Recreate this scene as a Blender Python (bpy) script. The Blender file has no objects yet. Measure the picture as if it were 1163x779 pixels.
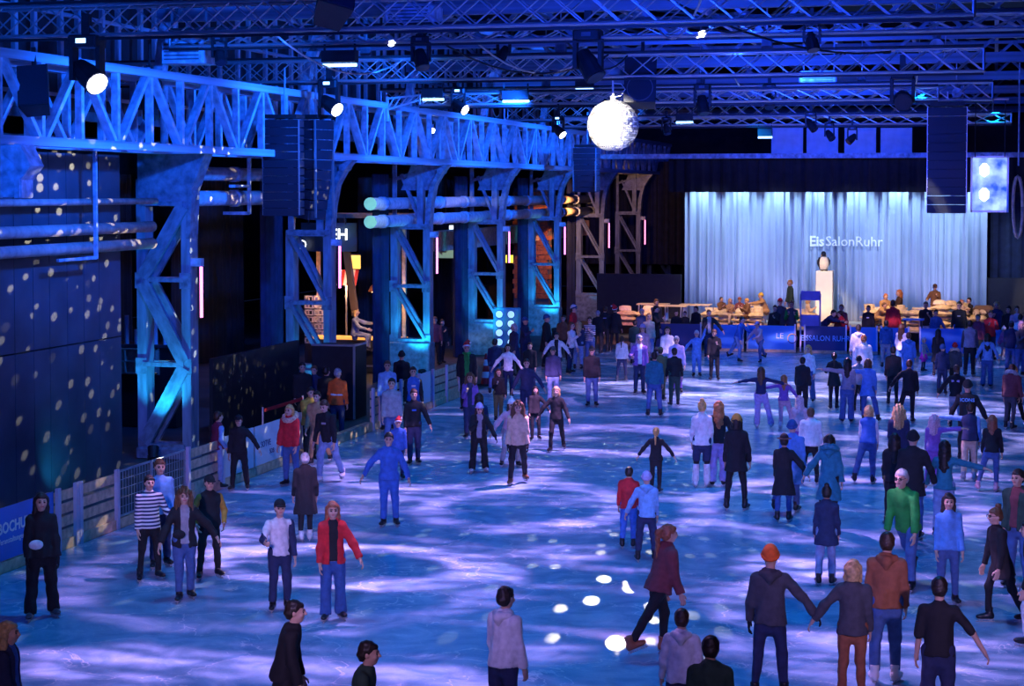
import bpy, math, random
import numpy as np
from mathutils import Vector, Matrix
PI = math.pi
random.seed(7)
SC = bpy.context.scene
COL = SC.collection

# ------------------------------------------------------------------ camera
F = 2100.0; CX = 581.5; CY = 309.5; PITCH = math.atan(93.5 / F); YAW = math.radians(14.6242217773448)
CAM = np.array([0.0, 0.0, 6.1])
cd = bpy.data.cameras.new('camera'); cam = bpy.data.objects.new('camera', cd); COL.objects.link(cam)
cd.sensor_width = 36.0; cd.lens = 36.0 * F / 1163.0; cd.shift_y = -80.0 / 1163.0; cd.clip_end = 400; cd.clip_start = .5
cam.location = CAM; cam.rotation_euler = (PI / 2 - PITCH, 0, YAW)
SC.camera = cam
_r = np.array([math.cos(YAW), math.sin(YAW), 0.0])
_f = np.array([-math.sin(YAW) * math.cos(PITCH), math.cos(YAW) * math.cos(PITCH), -math.sin(PITCH)])
_u = np.cross(_r, _f)
def ray(u, v): return _f + _r * (u - CX) / F - _u * (v - CY) / F
def gz(u, v, z=0.0):                      # photo pixel -> point at height z
    d = ray(u, v); return CAM + d * ((z - CAM[2]) / d[2])
def gx(u, v, x): d = ray(u, v); return CAM + d * (x / d[0])      # -> point on plane X = x
def gy(u, v, y): d = ray(u, v); return CAM + d * (y / d[1])      # -> point on plane Y = y

# ------------------------------------------------------------------ world, exposure
w = bpy.data.worlds.new('world'); SC.world = w; w.use_nodes = True
w.node_tree.nodes['Background'].inputs[0].default_value = (.01, .02, .08, 1)
w.node_tree.nodes['Background'].inputs[1].default_value = .3
vs = SC.view_settings; vs.view_transform = 'Standard'; vs.look = 'None'; vs.gamma = 1; vs.exposure = 0.42; vs.use_curve_mapping = False
SC.display_settings.display_device = 'sRGB'
SC.cycles.use_denoising = True
SC.cycles.max_bounces = 5; SC.cycles.diffuse_bounces = 2; SC.cycles.glossy_bounces = 3; SC.cycles.transmission_bounces = 3
SC.cycles.sample_clamp_indirect = 4; SC.cycles.caustics_reflective = False; SC.cycles.caustics_refractive = False

# ------------------------------------------------------------------ lights of the hall and added fills
def light(name, kind, loc, col, power, radius=.05, target=None, cone=60, blend=.5, size=None):
    ld = bpy.data.lights.new(name, kind); ld.color = col; ld.energy = power
    if kind in ('POINT', 'SPOT'): ld.shadow_soft_size = radius
    if kind == 'SPOT': ld.spot_size = math.radians(cone); ld.spot_blend = blend
    if kind == 'AREA': ld.shape = 'RECTANGLE'; ld.size, ld.size_y = size
    o = bpy.data.objects.new(name, ld); COL.objects.link(o); o.location = loc
    if target is not None:
        o.rotation_euler = (Vector(target) - Vector(loc)).to_track_quat('-Z', 'Y').to_euler()
    return o

class NB:
    """small helper that writes math node chains"""
    def __init__(s, nt): s.nt = nt; s.n = nt.nodes; s.l = nt.links
    def put(s, sock, v):
        if hasattr(v, 'is_linked') or isinstance(v, bpy.types.NodeSocket): s.l.new(v, sock)
        else: sock.default_value = v
    def m(s, op, a, b=0.0, c=0.0):
        n = s.n.new('ShaderNodeMath'); n.operation = op
        for i, v in enumerate((a, b, c)): s.put(n.inputs[i], v)
        return n.outputs[0]
    def node(s, typ, **kw):
        n = s.n.new(typ)
        for k, v in kw.items(): setattr(n, k, v)
        return n
    def step(s, v, lo, hi):               # smoothstep
        n = s.n.new('ShaderNodeMapRange'); n.interpolation_type = 'SMOOTHSTEP'
        s.put(n.inputs[0], v); s.put(n.inputs[1], lo); s.put(n.inputs[2], hi)
        n.inputs[3].default_value = 0; n.inputs[4].default_value = 1
        return n.outputs[0]

def gobo_light(name, loc, col, power, rings, blobs, streak=.35, cone=140, target=None, rad=.12):
    """profile spot with a pattern wheel: rings and soft pools thrown on the ice (pattern written in metres on the floor)"""
    o = light(name, 'SPOT', loc, col, power, rad, target or (loc[0], loc[1] + .01, 0), cone, .3)
    ld = o.data; ld.use_nodes = True; b = NB(ld.node_tree)
    em = [n for n in b.n if n.type == 'EMISSION'][0]
    g = b.node('ShaderNodeNewGeometry'); sx = b.node('ShaderNodeSeparateXYZ'); b.l.new(g.outputs['Incoming'], sx.inputs[0])
    nz = b.m('MAXIMUM', b.m('MULTIPLY', sx.outputs[2], -1.0), .12)
    k = b.m('DIVIDE', loc[2], nz)
    qx = b.m('ADD', b.m('MULTIPLY', sx.outputs[0], k), loc[0]); qy = b.m('ADD', b.m('MULTIPLY', sx.outputs[1], k), loc[1])
    cv = b.node('ShaderNodeCombineXYZ'); b.l.new(qx, cv.inputs[0]); b.l.new(qy, cv.inputs[1])
    nz1 = b.node('ShaderNodeTexNoise'); nz1.inputs['Scale'].default_value = .55; nz1.inputs['Detail'].default_value = 2
    b.l.new(cv.outputs[0], nz1.inputs['Vector'])
    wob = b.m('MULTIPLY', b.m('SUBTRACT', nz1.outputs[0], .5), 1.2)
    acc = 0.0
    for (cx, cy, rx, ry, th, a) in rings:
        dx = b.m('DIVIDE', b.m('SUBTRACT', qx, cx), rx); dy = b.m('DIVIDE', b.m('SUBTRACT', qy, cy), ry)
        d = b.m('SQRT', b.m('ADD', b.m('MULTIPLY', dx, dx), b.m('MULTIPLY', dy, dy)))
        e = b.m('ABSOLUTE', b.m('SUBTRACT', b.m('ADD', d, b.m('MULTIPLY', wob, .35)), 1.0))
        s = b.m('MULTIPLY', b.m('SUBTRACT', 1.0, b.step(e, th * .3, th)), a)
        acc = b.m('ADD', acc, s)
    for (cx, cy, rx, ry, a) in blobs:
        dx = b.m('DIVIDE', b.m('SUBTRACT', qx, cx), rx); dy = b.m('DIVIDE', b.m('SUBTRACT', qy, cy), ry)
        d = b.m('SQRT', b.m('ADD', b.m('MULTIPLY', dx, dx), b.m('MULTIPLY', dy, dy)))
        s = b.m('MULTIPLY', b.m('SUBTRACT', 1.0, b.step(b.m('ADD', d, wob), .35, 1.05)), a)
        acc = b.m('ADD', acc, s)
    if streak:
        mp = b.node('ShaderNodeMapping'); mp.inputs['Scale'].default_value = (.16, .75, 1); b.l.new(cv.outputs[0], mp.inputs[0])
        n2 = b.node('ShaderNodeTexNoise'); n2.inputs['Scale'].default_value = 1.0; n2.inputs['Detail'].default_value = 3; n2.inputs['Distortion'].default_value = 1.0
        b.l.new(mp.outputs[0], n2.inputs['Vector'])
        acc = b.m('ADD', acc, b.m('MULTIPLY', b.step(n2.outputs[0], .56, .68), streak))
    n3 = b.node('ShaderNodeTexNoise'); n3.inputs['Scale'].default_value = 1.6; n3.inputs['Detail'].default_value = 4; n3.inputs['Distortion'].default_value = 1.2
    mp3 = b.node('ShaderNodeMapping'); mp3.inputs['Scale'].default_value = (.45, 1.3, 1); b.l.new(cv.outputs[0], mp3.inputs[0]); b.l.new(mp3.outputs[0], n3.inputs['Vector'])
    acc = b.m('MULTIPLY', acc, b.m('ADD', b.m('MULTIPLY', b.step(n3.outputs[0], .4, .62), 1.1), .16))
    acc = b.m('MULTIPLY', acc, b.step(qx, -15.6, -14.6))          # framing shutter: nothing thrown past the boards
    comp = b.m('MINIMUM', b.m('DIVIDE', 1.0, b.m('MULTIPLY', nz, nz)), 12.0)
    b.l.new(b.m('MULTIPLY', acc, comp), em.inputs['Strength'])
    return o

def ball_dots(loc, col, power, thr=.30, scale=11.0):
    """added lamp imitating light thrown back by the mirror tiles: round dots in every direction below the ball"""
    o = light('mirror_ball_dot_lamp', 'POINT', loc, col, power, .012)
    ld = o.data; ld.use_nodes = True; b = NB(ld.node_tree)
    em = [n for n in b.n if n.type == 'EMISSION'][0]
    g = b.node('ShaderNodeNewGeometry')
    v = b.node('ShaderNodeTexVoronoi'); v.inputs['Scale'].default_value = scale; v.inputs['Randomness'].default_value = .8
    b.l.new(g.outputs['Incoming'], v.inputs['Vector'])
    dot = b.m('SUBTRACT', 1.0, b.step(v.outputs['Distance'], thr * .72, thr))
    sp = b.node('ShaderNodeSeparateColor'); b.l.new(v.outputs['Color'], sp.inputs[0])
    keep = b.step(sp.outputs[0], .1, .7)
    sx = b.node('ShaderNodeSeparateXYZ'); b.l.new(g.outputs['Incoming'], sx.inputs[0])
    dn = b.m('MAXIMUM', b.m('MULTIPLY', sx.outputs[2], -1.0), .14)
    k = b.m('MINIMUM', b.m('MAXIMUM', b.m('DIVIDE', .10, b.m('MULTIPLY', b.m('MULTIPLY', dn, dn), dn)), .5), 1.3)
    half = b.m('MULTIPLY', b.step(b.m('MULTIPLY', sx.outputs[1], -1.0), -.25, .15), b.step(b.m('MULTIPLY', sx.outputs[2], -1.0), -.06, .03))
    b.l.new(b.m('MULTIPLY', b.m('MULTIPLY', b.m('MULTIPLY', dot, keep), k), half), em.inputs['Strength'])
    return o
G = lambda u, v: gz(u, v)[:2]
def ring(u, v, hw, hh, th, a):            # photo pixel centre and half sizes in pixels -> metres on the ice
    c = gz(u, v); rx = abs(gz(u + hw, v)[0] - c[0]); ry = abs(gz(u, v + hh)[1] - gz(u, v - hh)[1]) / 2
    return (c[0], c[1], rx, ry, th, a)
def pool(u, v, hw, hh, a): r = ring(u, v, hw, hh, 0, a); return r[:4] + (a,)
VIOLET = (.84, .38, 1.0); LILAC = (.86, .5, 1.0); BLUE = (.006, .12, 1.0); CYAN = (.02, .42, 1.0); DEEP = (.01, .06, 1.0)
gobo_light('pattern_spot', (-8.5, 27, 8.7), VIOLET, 6400,
    [ring(395, 642, 170, 21, .32, 1.2), ring(330, 655, 250, 55, .16, .35), ring(1010, 690, 190, 40, .2, .6)],
    [pool(150, 755, 210, 32, .9), pool(640, 628, 70, 13, .6), pool(420, 768, 240, 22, .8), pool(900, 645, 75, 22, 1.0),
     pool(620, 740, 60, 18, .55), pool(1000, 745, 240, 36, .8), pool(650, 600, 70, 14, .5), pool(230, 610, 90, 16, .7)], .25)
gobo_light('pattern_spot', (-7.0, 40, 8.7), VIOLET, 6400,
    [ring(600, 575, 110, 26, .25, .8), ring(950, 575, 160, 34, .22, .8), ring(700, 500, 110, 15, .4, 1.2), ring(500, 535, 120, 20, .3, .7)],
    [pool(560, 553, 60, 8, .8), pool(1120, 545, 70, 12, .9), pool(430, 560, 110, 14, .6), pool(1110, 600, 80, 14, .8),
     pool(760, 600, 60, 10, .5), pool(640, 455, 60, 6, .8)], .3)
gobo_light('pattern_spot', (-6.0, 56, 8.7), LILAC, 6400,
    [ring(950, 460, 170, 11, .4, 1.0), ring(830, 440, 120, 8, .4, .9), ring(1080, 500, 100, 12, .4, .9), ring(740, 442, 90, 8, .4, .8)],
    [pool(800, 418, 110, 4, .7), pool(620, 470, 80, 5, .6), pool(1010, 428, 120, 5, .8), pool(1000, 510, 90, 8, .7)], .5)
for (x, y, p) in ((-10.5, 24, 620), (-2.5, 26, 620), (-10, 37, 680), (-2, 38, 680), (-10, 50, 620), (-2, 51, 620), (-8, 63, 520), (0, 64, 420)):
    light('rink_wash', 'SPOT', (x, y, 8.75), (.002, .3, 1.0), p * 1.75, .15, (x, y + .5, 0), 118, .8)
# added frontal fill spots, unseen, beside the viewpoint: brighten people and boards
for (x, t, p, c) in ((-5, (-9, 31, 0), 2700, (.66, .42, 1.0)), (3, (-2, 31, 0), 2700, (.66, .4, 1.0)), (-5, (-13.5, 42, 0), 4300, (.66, .46, 1.0)), (3, (-4, 50, 0), 4800, (.55, .4, 1.0)), (-1, (-3, 23, .8), 1000, (.6, .4, 1.0)), (-6, (-9, 22.5, .8), 1000, (.6, .4, 1.0))):
    light('front_fill', 'SPOT', (x, 4, 6.9), c, p, .2, t, 27, .8)
# roof and girder floods
for y in (22, 32, 41, 50, 59, 68):
    light('girder_flood', 'SPOT', (-12.6, y, 8.4), BLUE, 2900, .15, (-18.5, y + 3, 8.3), 112, .8)
for y in (18, 30, 44, 58, 70):
    light('roof_flood', 'SPOT', (-6, y, 9.6), DEEP, 1500, .15, (-7, y + 9, 13.5), 150, .8)
for y in (12, 24, 38, 52):
    light('truss_flood', 'SPOT', (-6, y, 7.6), DEEP, 1500, .15, (-6, y + 8, 9.2), 130, .8)
# stage curtain top lights behind the valance, cool white
for i in range(8):
    x = -12.0 + i * 1.62
    light('curtain_spot', 'SPOT', (x, 77.42, 6.75), (.42, .68, 1.0), 330, .08, (x, 77.95, 2.6), 100, .9)
for x in (-11, -8.6, -4.6, -2.2):
    light('curtain_footlight', 'SPOT', (x, 76.6, .8), (.55, .5, 1.0), 130, .1, (x, 78, 4.2), 110, .9)
for x in (-12.6, -10.4, -8.2, -5.4, -3.4, -1.2):
    light('stage_spot', 'SPOT', (x, 69.2, 7.2), (1.0, .6, .26), 1500, .1, (x, 74.4, .9), 34, .7)
light('plinth_spot', 'SPOT', (-7, 69.5, 7.2), (1.0, .72, .42), 2600, .1, (-6.75, 75.8, 2.2), 17, .6)
light('left_stage_warm', 'SPOT', (-14.5, 68, 6.6), (1.0, .35, .2), 1500, .1, (-14.3, 73.4, .8), 30, .7)
for x in (-11.5, -8.8, -5.8, -3.2, -.8):
    light('added_curtain_spot', 'SPOT', (x * .9 - .5, 70, 8.5), (.5, .66, 1.0), 1900, .1, (x, 78, 3.7), 30, .9)  # added front spots, brightening the curtain and its letters
# added blue fill brightening the panelled wall, turquoise can at its foot
light('wall_fill', 'SPOT', (-13.5, 30, 8.3), (.06, .12, 1.0), 380, .1, (-18.2, 33, 3), 100, .8)
light('wall_can', 'SPOT', (-17.6, gx(80, 545, -17.6)[1], .25), (.02, .5, 1.0), 28, .05, (-18.25, gx(80, 545, -18.2)[1] + .3, 1.4), 130, .8)
light('green_cap_fill', 'SPOT', (-16.9, 51.5, 5.9), (.55, 1.0, .25), 140, .05, (-18.5, 53.7, 5.4), 30, .4)  # added unseen green spot to brighten the pipe end caps
# ------------------------------------------------------------------ materials
MATS = {}
def mat(name, col, rough=.6, metal=0.0, var=.12, scale=3.0, bump=0.0, emit=None, spec=.5, coat=0.0):
    if name in MATS: return MATS[name]
    m = bpy.data.materials.new(name); m.use_nodes = True; b = NB(m.node_tree); p = b.n['Principled BSDF']
    p.inputs['Roughness'].default_value = rough; p.inputs['Metallic'].default_value = metal
    p.inputs['Specular IOR Level'].default_value = spec; p.inputs['Coat Weight'].default_value = coat
    if emit:
        p.inputs['Base Color'].default_value = (*col, 1); p.inputs['Emission Color'].default_value = (*col, 1); p.inputs['Emission Strength'].default_value = emit
    else:
        tc = b.node('ShaderNodeTexCoord'); nz = b.node('ShaderNodeTexNoise'); nz.inputs['Scale'].default_value = scale; nz.inputs['Detail'].default_value = 4
        b.l.new(tc.outputs['Object'], nz.inputs['Vector'])
        r = b.node('ShaderNodeValToRGB'); b.l.new(nz.outputs[0], r.inputs[0])
        r.color_ramp.elements[0].position = .3; r.color_ramp.elements[1].position = .7
        r.color_ramp.elements[0].color = (*[max(0, c * (1 - var)) for c in col], 1); r.color_ramp.elements[1].color = (*[min(1, c * (1 + var)) for c in col], 1)
        b.l.new(r.outputs[0], p.inputs['Base Color'])
        if bump:
            bp = b.node('ShaderNodeBump'); bp.inputs['Strength'].default_value = bump; bp.inputs['Distance'].default_value = .02
            b.l.new(nz.outputs[0], bp.inputs['Height']); b.l.new(bp.outputs[0], p.inputs['Normal'])
    MATS[name] = m; return m
M_STEEL = mat('painted_steel', (.42, .5, .6), .45, 0, .45, 6, .25)
M_COLUMN = mat('column_paint', (.17, .23, .3), .45, 0, .45, 6, .25)
M_STEELD = mat('dark_steel', (.12, .13, .16), .5, .2, .35, 5, .2)
M_ALU = mat('aluminium', (.55, .57, .6), .35, .8, .1, 4)
M_BLACK = mat('black_paint', (.012, .012, .015), .55, 0, .3, 5)
M_DARK = mat('dark_board', (.035, .036, .045), .6, 0, .3, 2)
M_PANEL = mat('wall_panel', (.075, .085, .11), .5, 0, .25, 1.2, .1)
M_WOOD = mat('pine_wood', (.6, .42, .28), .6, 0, .3, 7, .3)
M_WHITE = mat('white_paint', (.8, .8, .78), .5, 0, .06, 3)
M_PIPE = mat('lagged_pipe', (.5, .42, .4), .5, 0, .3, 5, .3)
M_CONC = mat('concrete', (.11, .1, .1), .7, 0, .3, .7, .2)
M_BRICK = mat('rust_brick', (.4, .13, .05), .8, 0, .4, 9, .4)
M_DRAPE = mat('blue_drape', (.014, .022, .06), .85, 0, .3, 3)
M_BDRAPE = mat('black_drape', (.012, .012, .016), .9, 0, .3, 3)
M_PINK = mat('pink_led', (1.0, .22, .55), emit=2.6)
M_LAMP = mat('lamp_lens_on', (.75, .75, 1.0), emit=9)
M_LENS = mat('lamp_lens_off', (.03, .03, .05), .15, 0, .1)
M_TUBE = mat('blue_tube_on', (.3, .6, 1.0), emit=3)
M_ROOF = mat('roof_boards', (.06, .065, .085), .8, 0, .4, 1.5, .2)
M_RED = mat('red_band', (.5, .02, .03), .6)

# ------------------------------------------------------------------ mesh builder
class MB:
    def __init__(s): s.v = []; s.f = []
    def add(s, vs, fs):
        o = len(s.v); s.v += [tuple(map(float, p)) for p in vs]; s.f += [tuple(i + o for i in f) for f in fs]; return s
    def box(s, x0, x1, y0, y1, z0, z1):
        return s.add([(x0,y0,z0),(x1,y0,z0),(x1,y1,z0),(x0,y1,z0),(x0,y0,z1),(x1,y0,z1),(x1,y1,z1),(x0,y1,z1)],
                     [(3,2,1,0),(4,5,6,7),(0,1,5,4),(1,2,6,5),(2,3,7,6),(3,0,4,7)])
    def bev(s, x0, x1, y0, y1, z0, z1, b):      # box with chamfered vertical and top edges
        pts = []
        for z, i in ((z0, 0), (z1 - b, 0), (z1, b)):
            for (px, py) in ((x0+i+b,y0+i),(x1-i-b,y0+i),(x1-i,y0+i+b),(x1-i,y1-i-b),(x1-i-b,y1-i),(x0+i+b,y1-i),(x0+i,y1-i-b),(x0+i,y0+i+b)): pts.append((px,py,z))
        fs = [tuple(range(7,-1,-1)), tuple(range(16,24))]
        for k in range(2):
            for j in range(8): fs.append((k*8+j, k*8+(j+1)%8, k*8+8+(j+1)%8, k*8+8+j))
        return s.add(pts, fs)
    def beam(s, a, b, w, h, up=(0,0,1)):
        a = Vector(a); b = Vector(b); d = (b-a).normalized(); u = Vector(up)
        if abs(d.dot(u)) > .98: u = Vector((0,1,0))
        x = d.cross(u).normalized(); y = x.cross(d)
        vs = []
        for p in (a, b):
            for (i, j) in ((-1,-1),(1,-1),(1,1),(-1,1)): vs.append(p + x*i*w/2 + y*j*h/2)
        return s.add(vs, [(3,2,1,0),(4,5,6,7),(0,1,5,4),(1,2,6,5),(2,3,7,6),(3,0,4,7)])
    def cyl(s, a, b, r0, r1=None, n=10, caps=True):
        r1 = r0 if r1 is None else r1
        a = Vector(a); b = Vector(b); d = (b-a).normalized(); u = Vector((0,0,1)) if abs(d.z) < .9 else Vector((0,1,0))
        x = d.cross(u).normalized(); y = x.cross(d); vs = []
        for p, r in ((a, r0), (b, r1)):
            for k in range(n): t = 2*PI*k/n; vs.append(p + x*math.cos(t)*r + y*math.sin(t)*r)
        fs = [(k, (k+1)%n, n+(k+1)%n, n+k) for k in range(n)]
        if caps: fs += [tuple(range(n-1,-1,-1)), tuple(range(n,2*n))]
        return s.add(vs, fs)
    def tube(s, pts, r, n=6):
        P = [Vector(p) for p in pts]; vs = []; fs = []
        for i, p in enumerate(P):
            d = (P[min(i+1,len(P)-1)] - P[max(i-1,0)]).normalized(); u = Vector((0,0,1)) if abs(d.z) < .9 else Vector((0,1,0))
            x = d.cross(u).normalized(); y = x.cross(d); rr = r[i] if isinstance(r, (list, tuple)) else r
            for k in range(n): t = 2*PI*k/n; vs.append(p + x*math.cos(t)*rr + y*math.sin(t)*rr)
            if i:
                for k in range(n): fs.append(((i-1)*n+k, (i-1)*n+(k+1)%n, i*n+(k+1)%n, i*n+k))
        fs += [tuple(range(n-1,-1,-1)), tuple(range((len(P)-1)*n, len(P)*n))]
        return s.add(vs, fs)
    def lathe(s, prof, c=(0,0,0), n=16):        # prof: (r, z)
        vs = []; fs = []
        for i, (r, z) in enumerate(prof):
            for k in range(n): t = 2*PI*k/n; vs.append((c[0]+r*math.cos(t), c[1]+r*math.sin(t), c[2]+z))
            if i:
                for k in range(n): fs.append(((i-1)*n+k, (i-1)*n+(k+1)%n, i*n+(k+1)%n, i*n+k))
        fs += [tuple(range(n-1,-1,-1)), tuple(range((len(prof)-1)*n, len(prof)*n))]
        return s.add(vs, fs)
    def plate(s, poly, y0, y1):                 # polygon in XZ extruded along Y
        n = len(poly); vs = [(x, y0, z) for x, z in poly] + [(x, y1, z) for x, z in poly]
        return s.add(vs, [tuple(range(n)), tuple(range(2*n-1, n-1, -1))] + [(k, n+k, n+(k+1)%n, (k+1)%n) for k in range(n)])
    def mesh(s, name):
        me = bpy.data.meshes.new(name); me.from_pydata(s.v, [], s.f); me.update(); return me
    def build(s, name, m, parent=None, smooth=False, loc=None):
        me = s.mesh(name); return obj(name, me, m, parent, smooth, loc)
def obj(name, me, m=None, parent=None, smooth=False, loc=None):
    if m is not None and not me.materials: me.materials.append(m)
    if smooth: me.polygons.foreach_set('use_smooth', [True] * len(me.polygons))
    o = bpy.data.objects.new(name, me); COL.objects.link(o)
    if parent is not None: o.parent = parent
    if loc is not None: o.location = loc
    return o
def tag(o, label, cat, group=None):
    o['label'] = label; o['category'] = cat
    if group: o['group'] = group
    return o
def thing(name, label, cat, loc=(0, 0, 0), rz=0, group=None):
    o = bpy.data.objects.new(name, None); COL.objects.link(o); o.empty_display_size = .1
    o.location = loc; o.rotation_euler = (0, 0, rz); return tag(o, label, cat, group)
def struct(o, label=None):
    o['kind'] = 'structure'
    if label: o['label'] = label
    return o
def inst(name, me, parent, loc=(0,0,0), rot=(0,0,0), scale=(1,1,1)):
    o = bpy.data.objects.new(name, me); COL.objects.link(o); o.parent = parent; o.location = loc; o.rotation_euler = rot; o.scale = scale; return o
def beam_between(name, unit, parent, a, b, roll_up=(0,0,1)):
    """a copy of a unit beam (along +Z, length 1) stretched from a to b"""
    a = Vector(a); b = Vector(b); d = b - a; o = bpy.data.objects.new(name, unit); COL.objects.link(o); o.parent = parent
    o.location = a; o.rotation_euler = d.to_track_quat('Z', 'Y').to_euler(); o.scale = (1, 1, d.length); return o
def unit_beam(name, w, h, m):
    me = MB().box(-w/2, w/2, -h/2, h/2, 0, 1).mesh(name); me.materials.append(m); return me
def unit_cyl(name, r, m, n=8):
    me = MB().cyl((0,0,0), (0,0,1), r, n=n).mesh(name); me.materials.append(m); return me
def text(name, body, size, loc, rot, m, parent, depth=.004, bold=0.0, align='LEFT', sx=1.0):
    cu = bpy.data.curves.new(name, 'FONT'); cu.body = body; cu.size = size; cu.extrude = depth; cu.offset = bold; cu.align_x = align; cu.resolution_u = 2
    t = bpy.data.objects.new(name, cu); COL.objects.link(t); bpy.context.view_layer.update()
    me = bpy.data.meshes.new_from_object(t.evaluated_get(bpy.context.evaluated_depsgraph_get())); bpy.data.objects.remove(t); bpy.data.curves.remove(cu)
    me.materials.clear(); me.materials.append(m); me.name = name
    o = bpy.data.objects.new(name, me); COL.objects.link(o); o.parent = parent; o.location = loc; o.rotation_euler = rot; o.scale = (sx, 1, 1); return o
def pleat(x0, x1, y, z0, z1, amp, pitch, axis='x', seed=0, zseg=4):
    """hanging drape with pleats, as a double sided sheet with thickness"""
    rnd = random.Random(seed); L = x1 - x0; n = max(4, int(abs(L) / pitch * 8)); ph = [rnd.uniform(.6, 1.4) for _ in range(n // 8 + 2)]
    vs = []; fs = []
    for side in (0, .02):
        for j in range(zseg + 1):
            z = z0 + (z1 - z0) * j / zseg
            for i in range(n + 1):
                a = amp * ph[i // 8] * (math.sin(i / 8 * 2 * PI) + .3 * math.sin(i / 8 * 2 * PI * 2.3 + seed)) * (1.15 - .3 * j / zseg)
                p = x0 + L * i / n
                vs.append((p, y + a + side, z) if axis == 'x' else (y + a + side, p, z))
    N = (n + 1) * (zseg + 1)
    for s_ in (0, 1):
        for j in range(zseg):
            for i in range(n):
                q = s_ * N + j * (n + 1) + i; f = (q, q + 1, q + n + 2, q + n + 1); fs.append(f if s_ == 0 else f[::-1])
    m_ = MB(); m_.add(vs, fs); return m_

# ------------------------------------------------------------------ shell
struct(MB().box(-40, 18, -14, 115, -.3, -.03).build('floor', M_CONC), 'dark concrete hall floor around the rink')
m = bpy.data.materials.new('ice'); m.use_nodes = True; b = NB(m.node_tree); p = b.n['Principled BSDF']
tc = b.node('ShaderNodeTexCoord')
n1 = b.node('ShaderNodeTexNoise'); n1.inputs['Scale'].default_value = 1.3; n1.inputs['Detail'].default_value = 6; n1.inputs['Distortion'].default_value = 1.5
b.l.new(tc.outputs['Object'], n1.inputs['Vector'])
n2 = b.node('ShaderNodeTexNoise'); n2.inputs['Scale'].default_value = 14; n2.inputs['Detail'].default_value = 5; n2.inputs['Distortion'].default_value = 2.5
b.l.new(tc.outputs['Object'], n2.inputs['Vector'])
v1 = b.node('ShaderNodeTexVoronoi', feature='DISTANCE_TO_EDGE'); v1.inputs['Scale'].default_value = .55
mp = b.node('ShaderNodeVectorMath', operation='ADD'); b.l.new(tc.outputs['Object'], mp.inputs[0]); b.l.new(n1.outputs['Color'], mp.inputs[1]); b.l.new(mp.outputs[0], v1.inputs['Vector'])
scr = b.m('SUBTRACT', 1.0, b.step(v1.outputs['Distance'], .002, .012))
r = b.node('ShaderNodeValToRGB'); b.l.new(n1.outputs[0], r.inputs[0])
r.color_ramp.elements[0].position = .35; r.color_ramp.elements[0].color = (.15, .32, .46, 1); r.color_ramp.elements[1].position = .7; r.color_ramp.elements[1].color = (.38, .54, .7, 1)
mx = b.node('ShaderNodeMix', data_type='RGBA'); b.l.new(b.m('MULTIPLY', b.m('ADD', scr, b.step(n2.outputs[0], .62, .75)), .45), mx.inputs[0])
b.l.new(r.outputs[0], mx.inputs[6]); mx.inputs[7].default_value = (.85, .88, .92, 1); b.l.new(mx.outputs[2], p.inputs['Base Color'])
b.l.new(b.m('ADD', b.m('MULTIPLY', n2.outputs[0], .26), .06), p.inputs['Roughness'])
bp = b.node('ShaderNodeBump'); bp.inputs['Strength'].default_value = .16; bp.inputs['Distance'].default_value = .02; b.l.new(n2.outputs[0], bp.inputs['Height']); b.l.new(bp.outputs[0], p.inputs['Normal'])
p.inputs['IOR'].default_value = 1.31
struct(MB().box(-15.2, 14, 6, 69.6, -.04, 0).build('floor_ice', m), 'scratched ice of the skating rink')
struct(MB().box(-40.3, -40, -14, 115, 0, 17).build('wall_left', M_DARK)); struct(MB().box(18, 18.3, -14, 115, 0, 17).build('wall_right', M_DARK))
struct(MB().box(-40, 18, 115, 115.3, 0, 17).build('wall_back', M_DARK)); struct(MB().box(-40, 18, -14.3, -14, 0, 17).build('wall_front', M_DARK))
c_ = MB()
c_.add([(-40,-14,11.5),(-19,-14,15.5),(-3,-14,18.5),(18,-14,14),(-40,115,11.5),(-19,115,15.5),(-3,115,18.5),(18,115,14)], [(0,1,5,4),(1,2,6,5),(2,3,7,6)])
c_.add([(-40,-14,11.8),(-19,-14,15.8),(-3,-14,18.8),(18,-14,14.3),(-40,115,11.8),(-19,115,15.8),(-3,115,18.8),(18,115,14.3)], [(4,5,1,0),(5,6,2,1),(6,7,3,2)])
struct(c_.build('ceiling', M_ROOF), 'dark boarded hall roof')

# ------------------------------------------------------------------ panelled wall on the left, every panel with its own edges
WX = -18.25
wl = struct(bpy.data.objects.new('wall_left_partition', None), 'dark panelled partition wall speckled with light'); COL.objects.link(wl)
MB().box(WX - .3, WX - .06, 14, gx(139, 400, WX)[1], 0, 6.9).build('core', M_BLACK, wl)
edges = [gx(px, 400, WX)[1] for px in (138, 113.5, 96, 77, 57, 38.5, 17)]
while edges[-1] > 15: edges.append(edges[-1] - (edges[-2] - edges[-1]) * .97)
for i in range(len(edges) - 1):
    y1, y0 = edges[i] - .012, edges[i + 1] + .012
    for z0, z1 in ((.02, 2.93), (2.96, 6.85)):
        MB().box(WX - .06, WX, y0, y1, z0, z1).build('panel', M_PANEL, wl)

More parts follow.
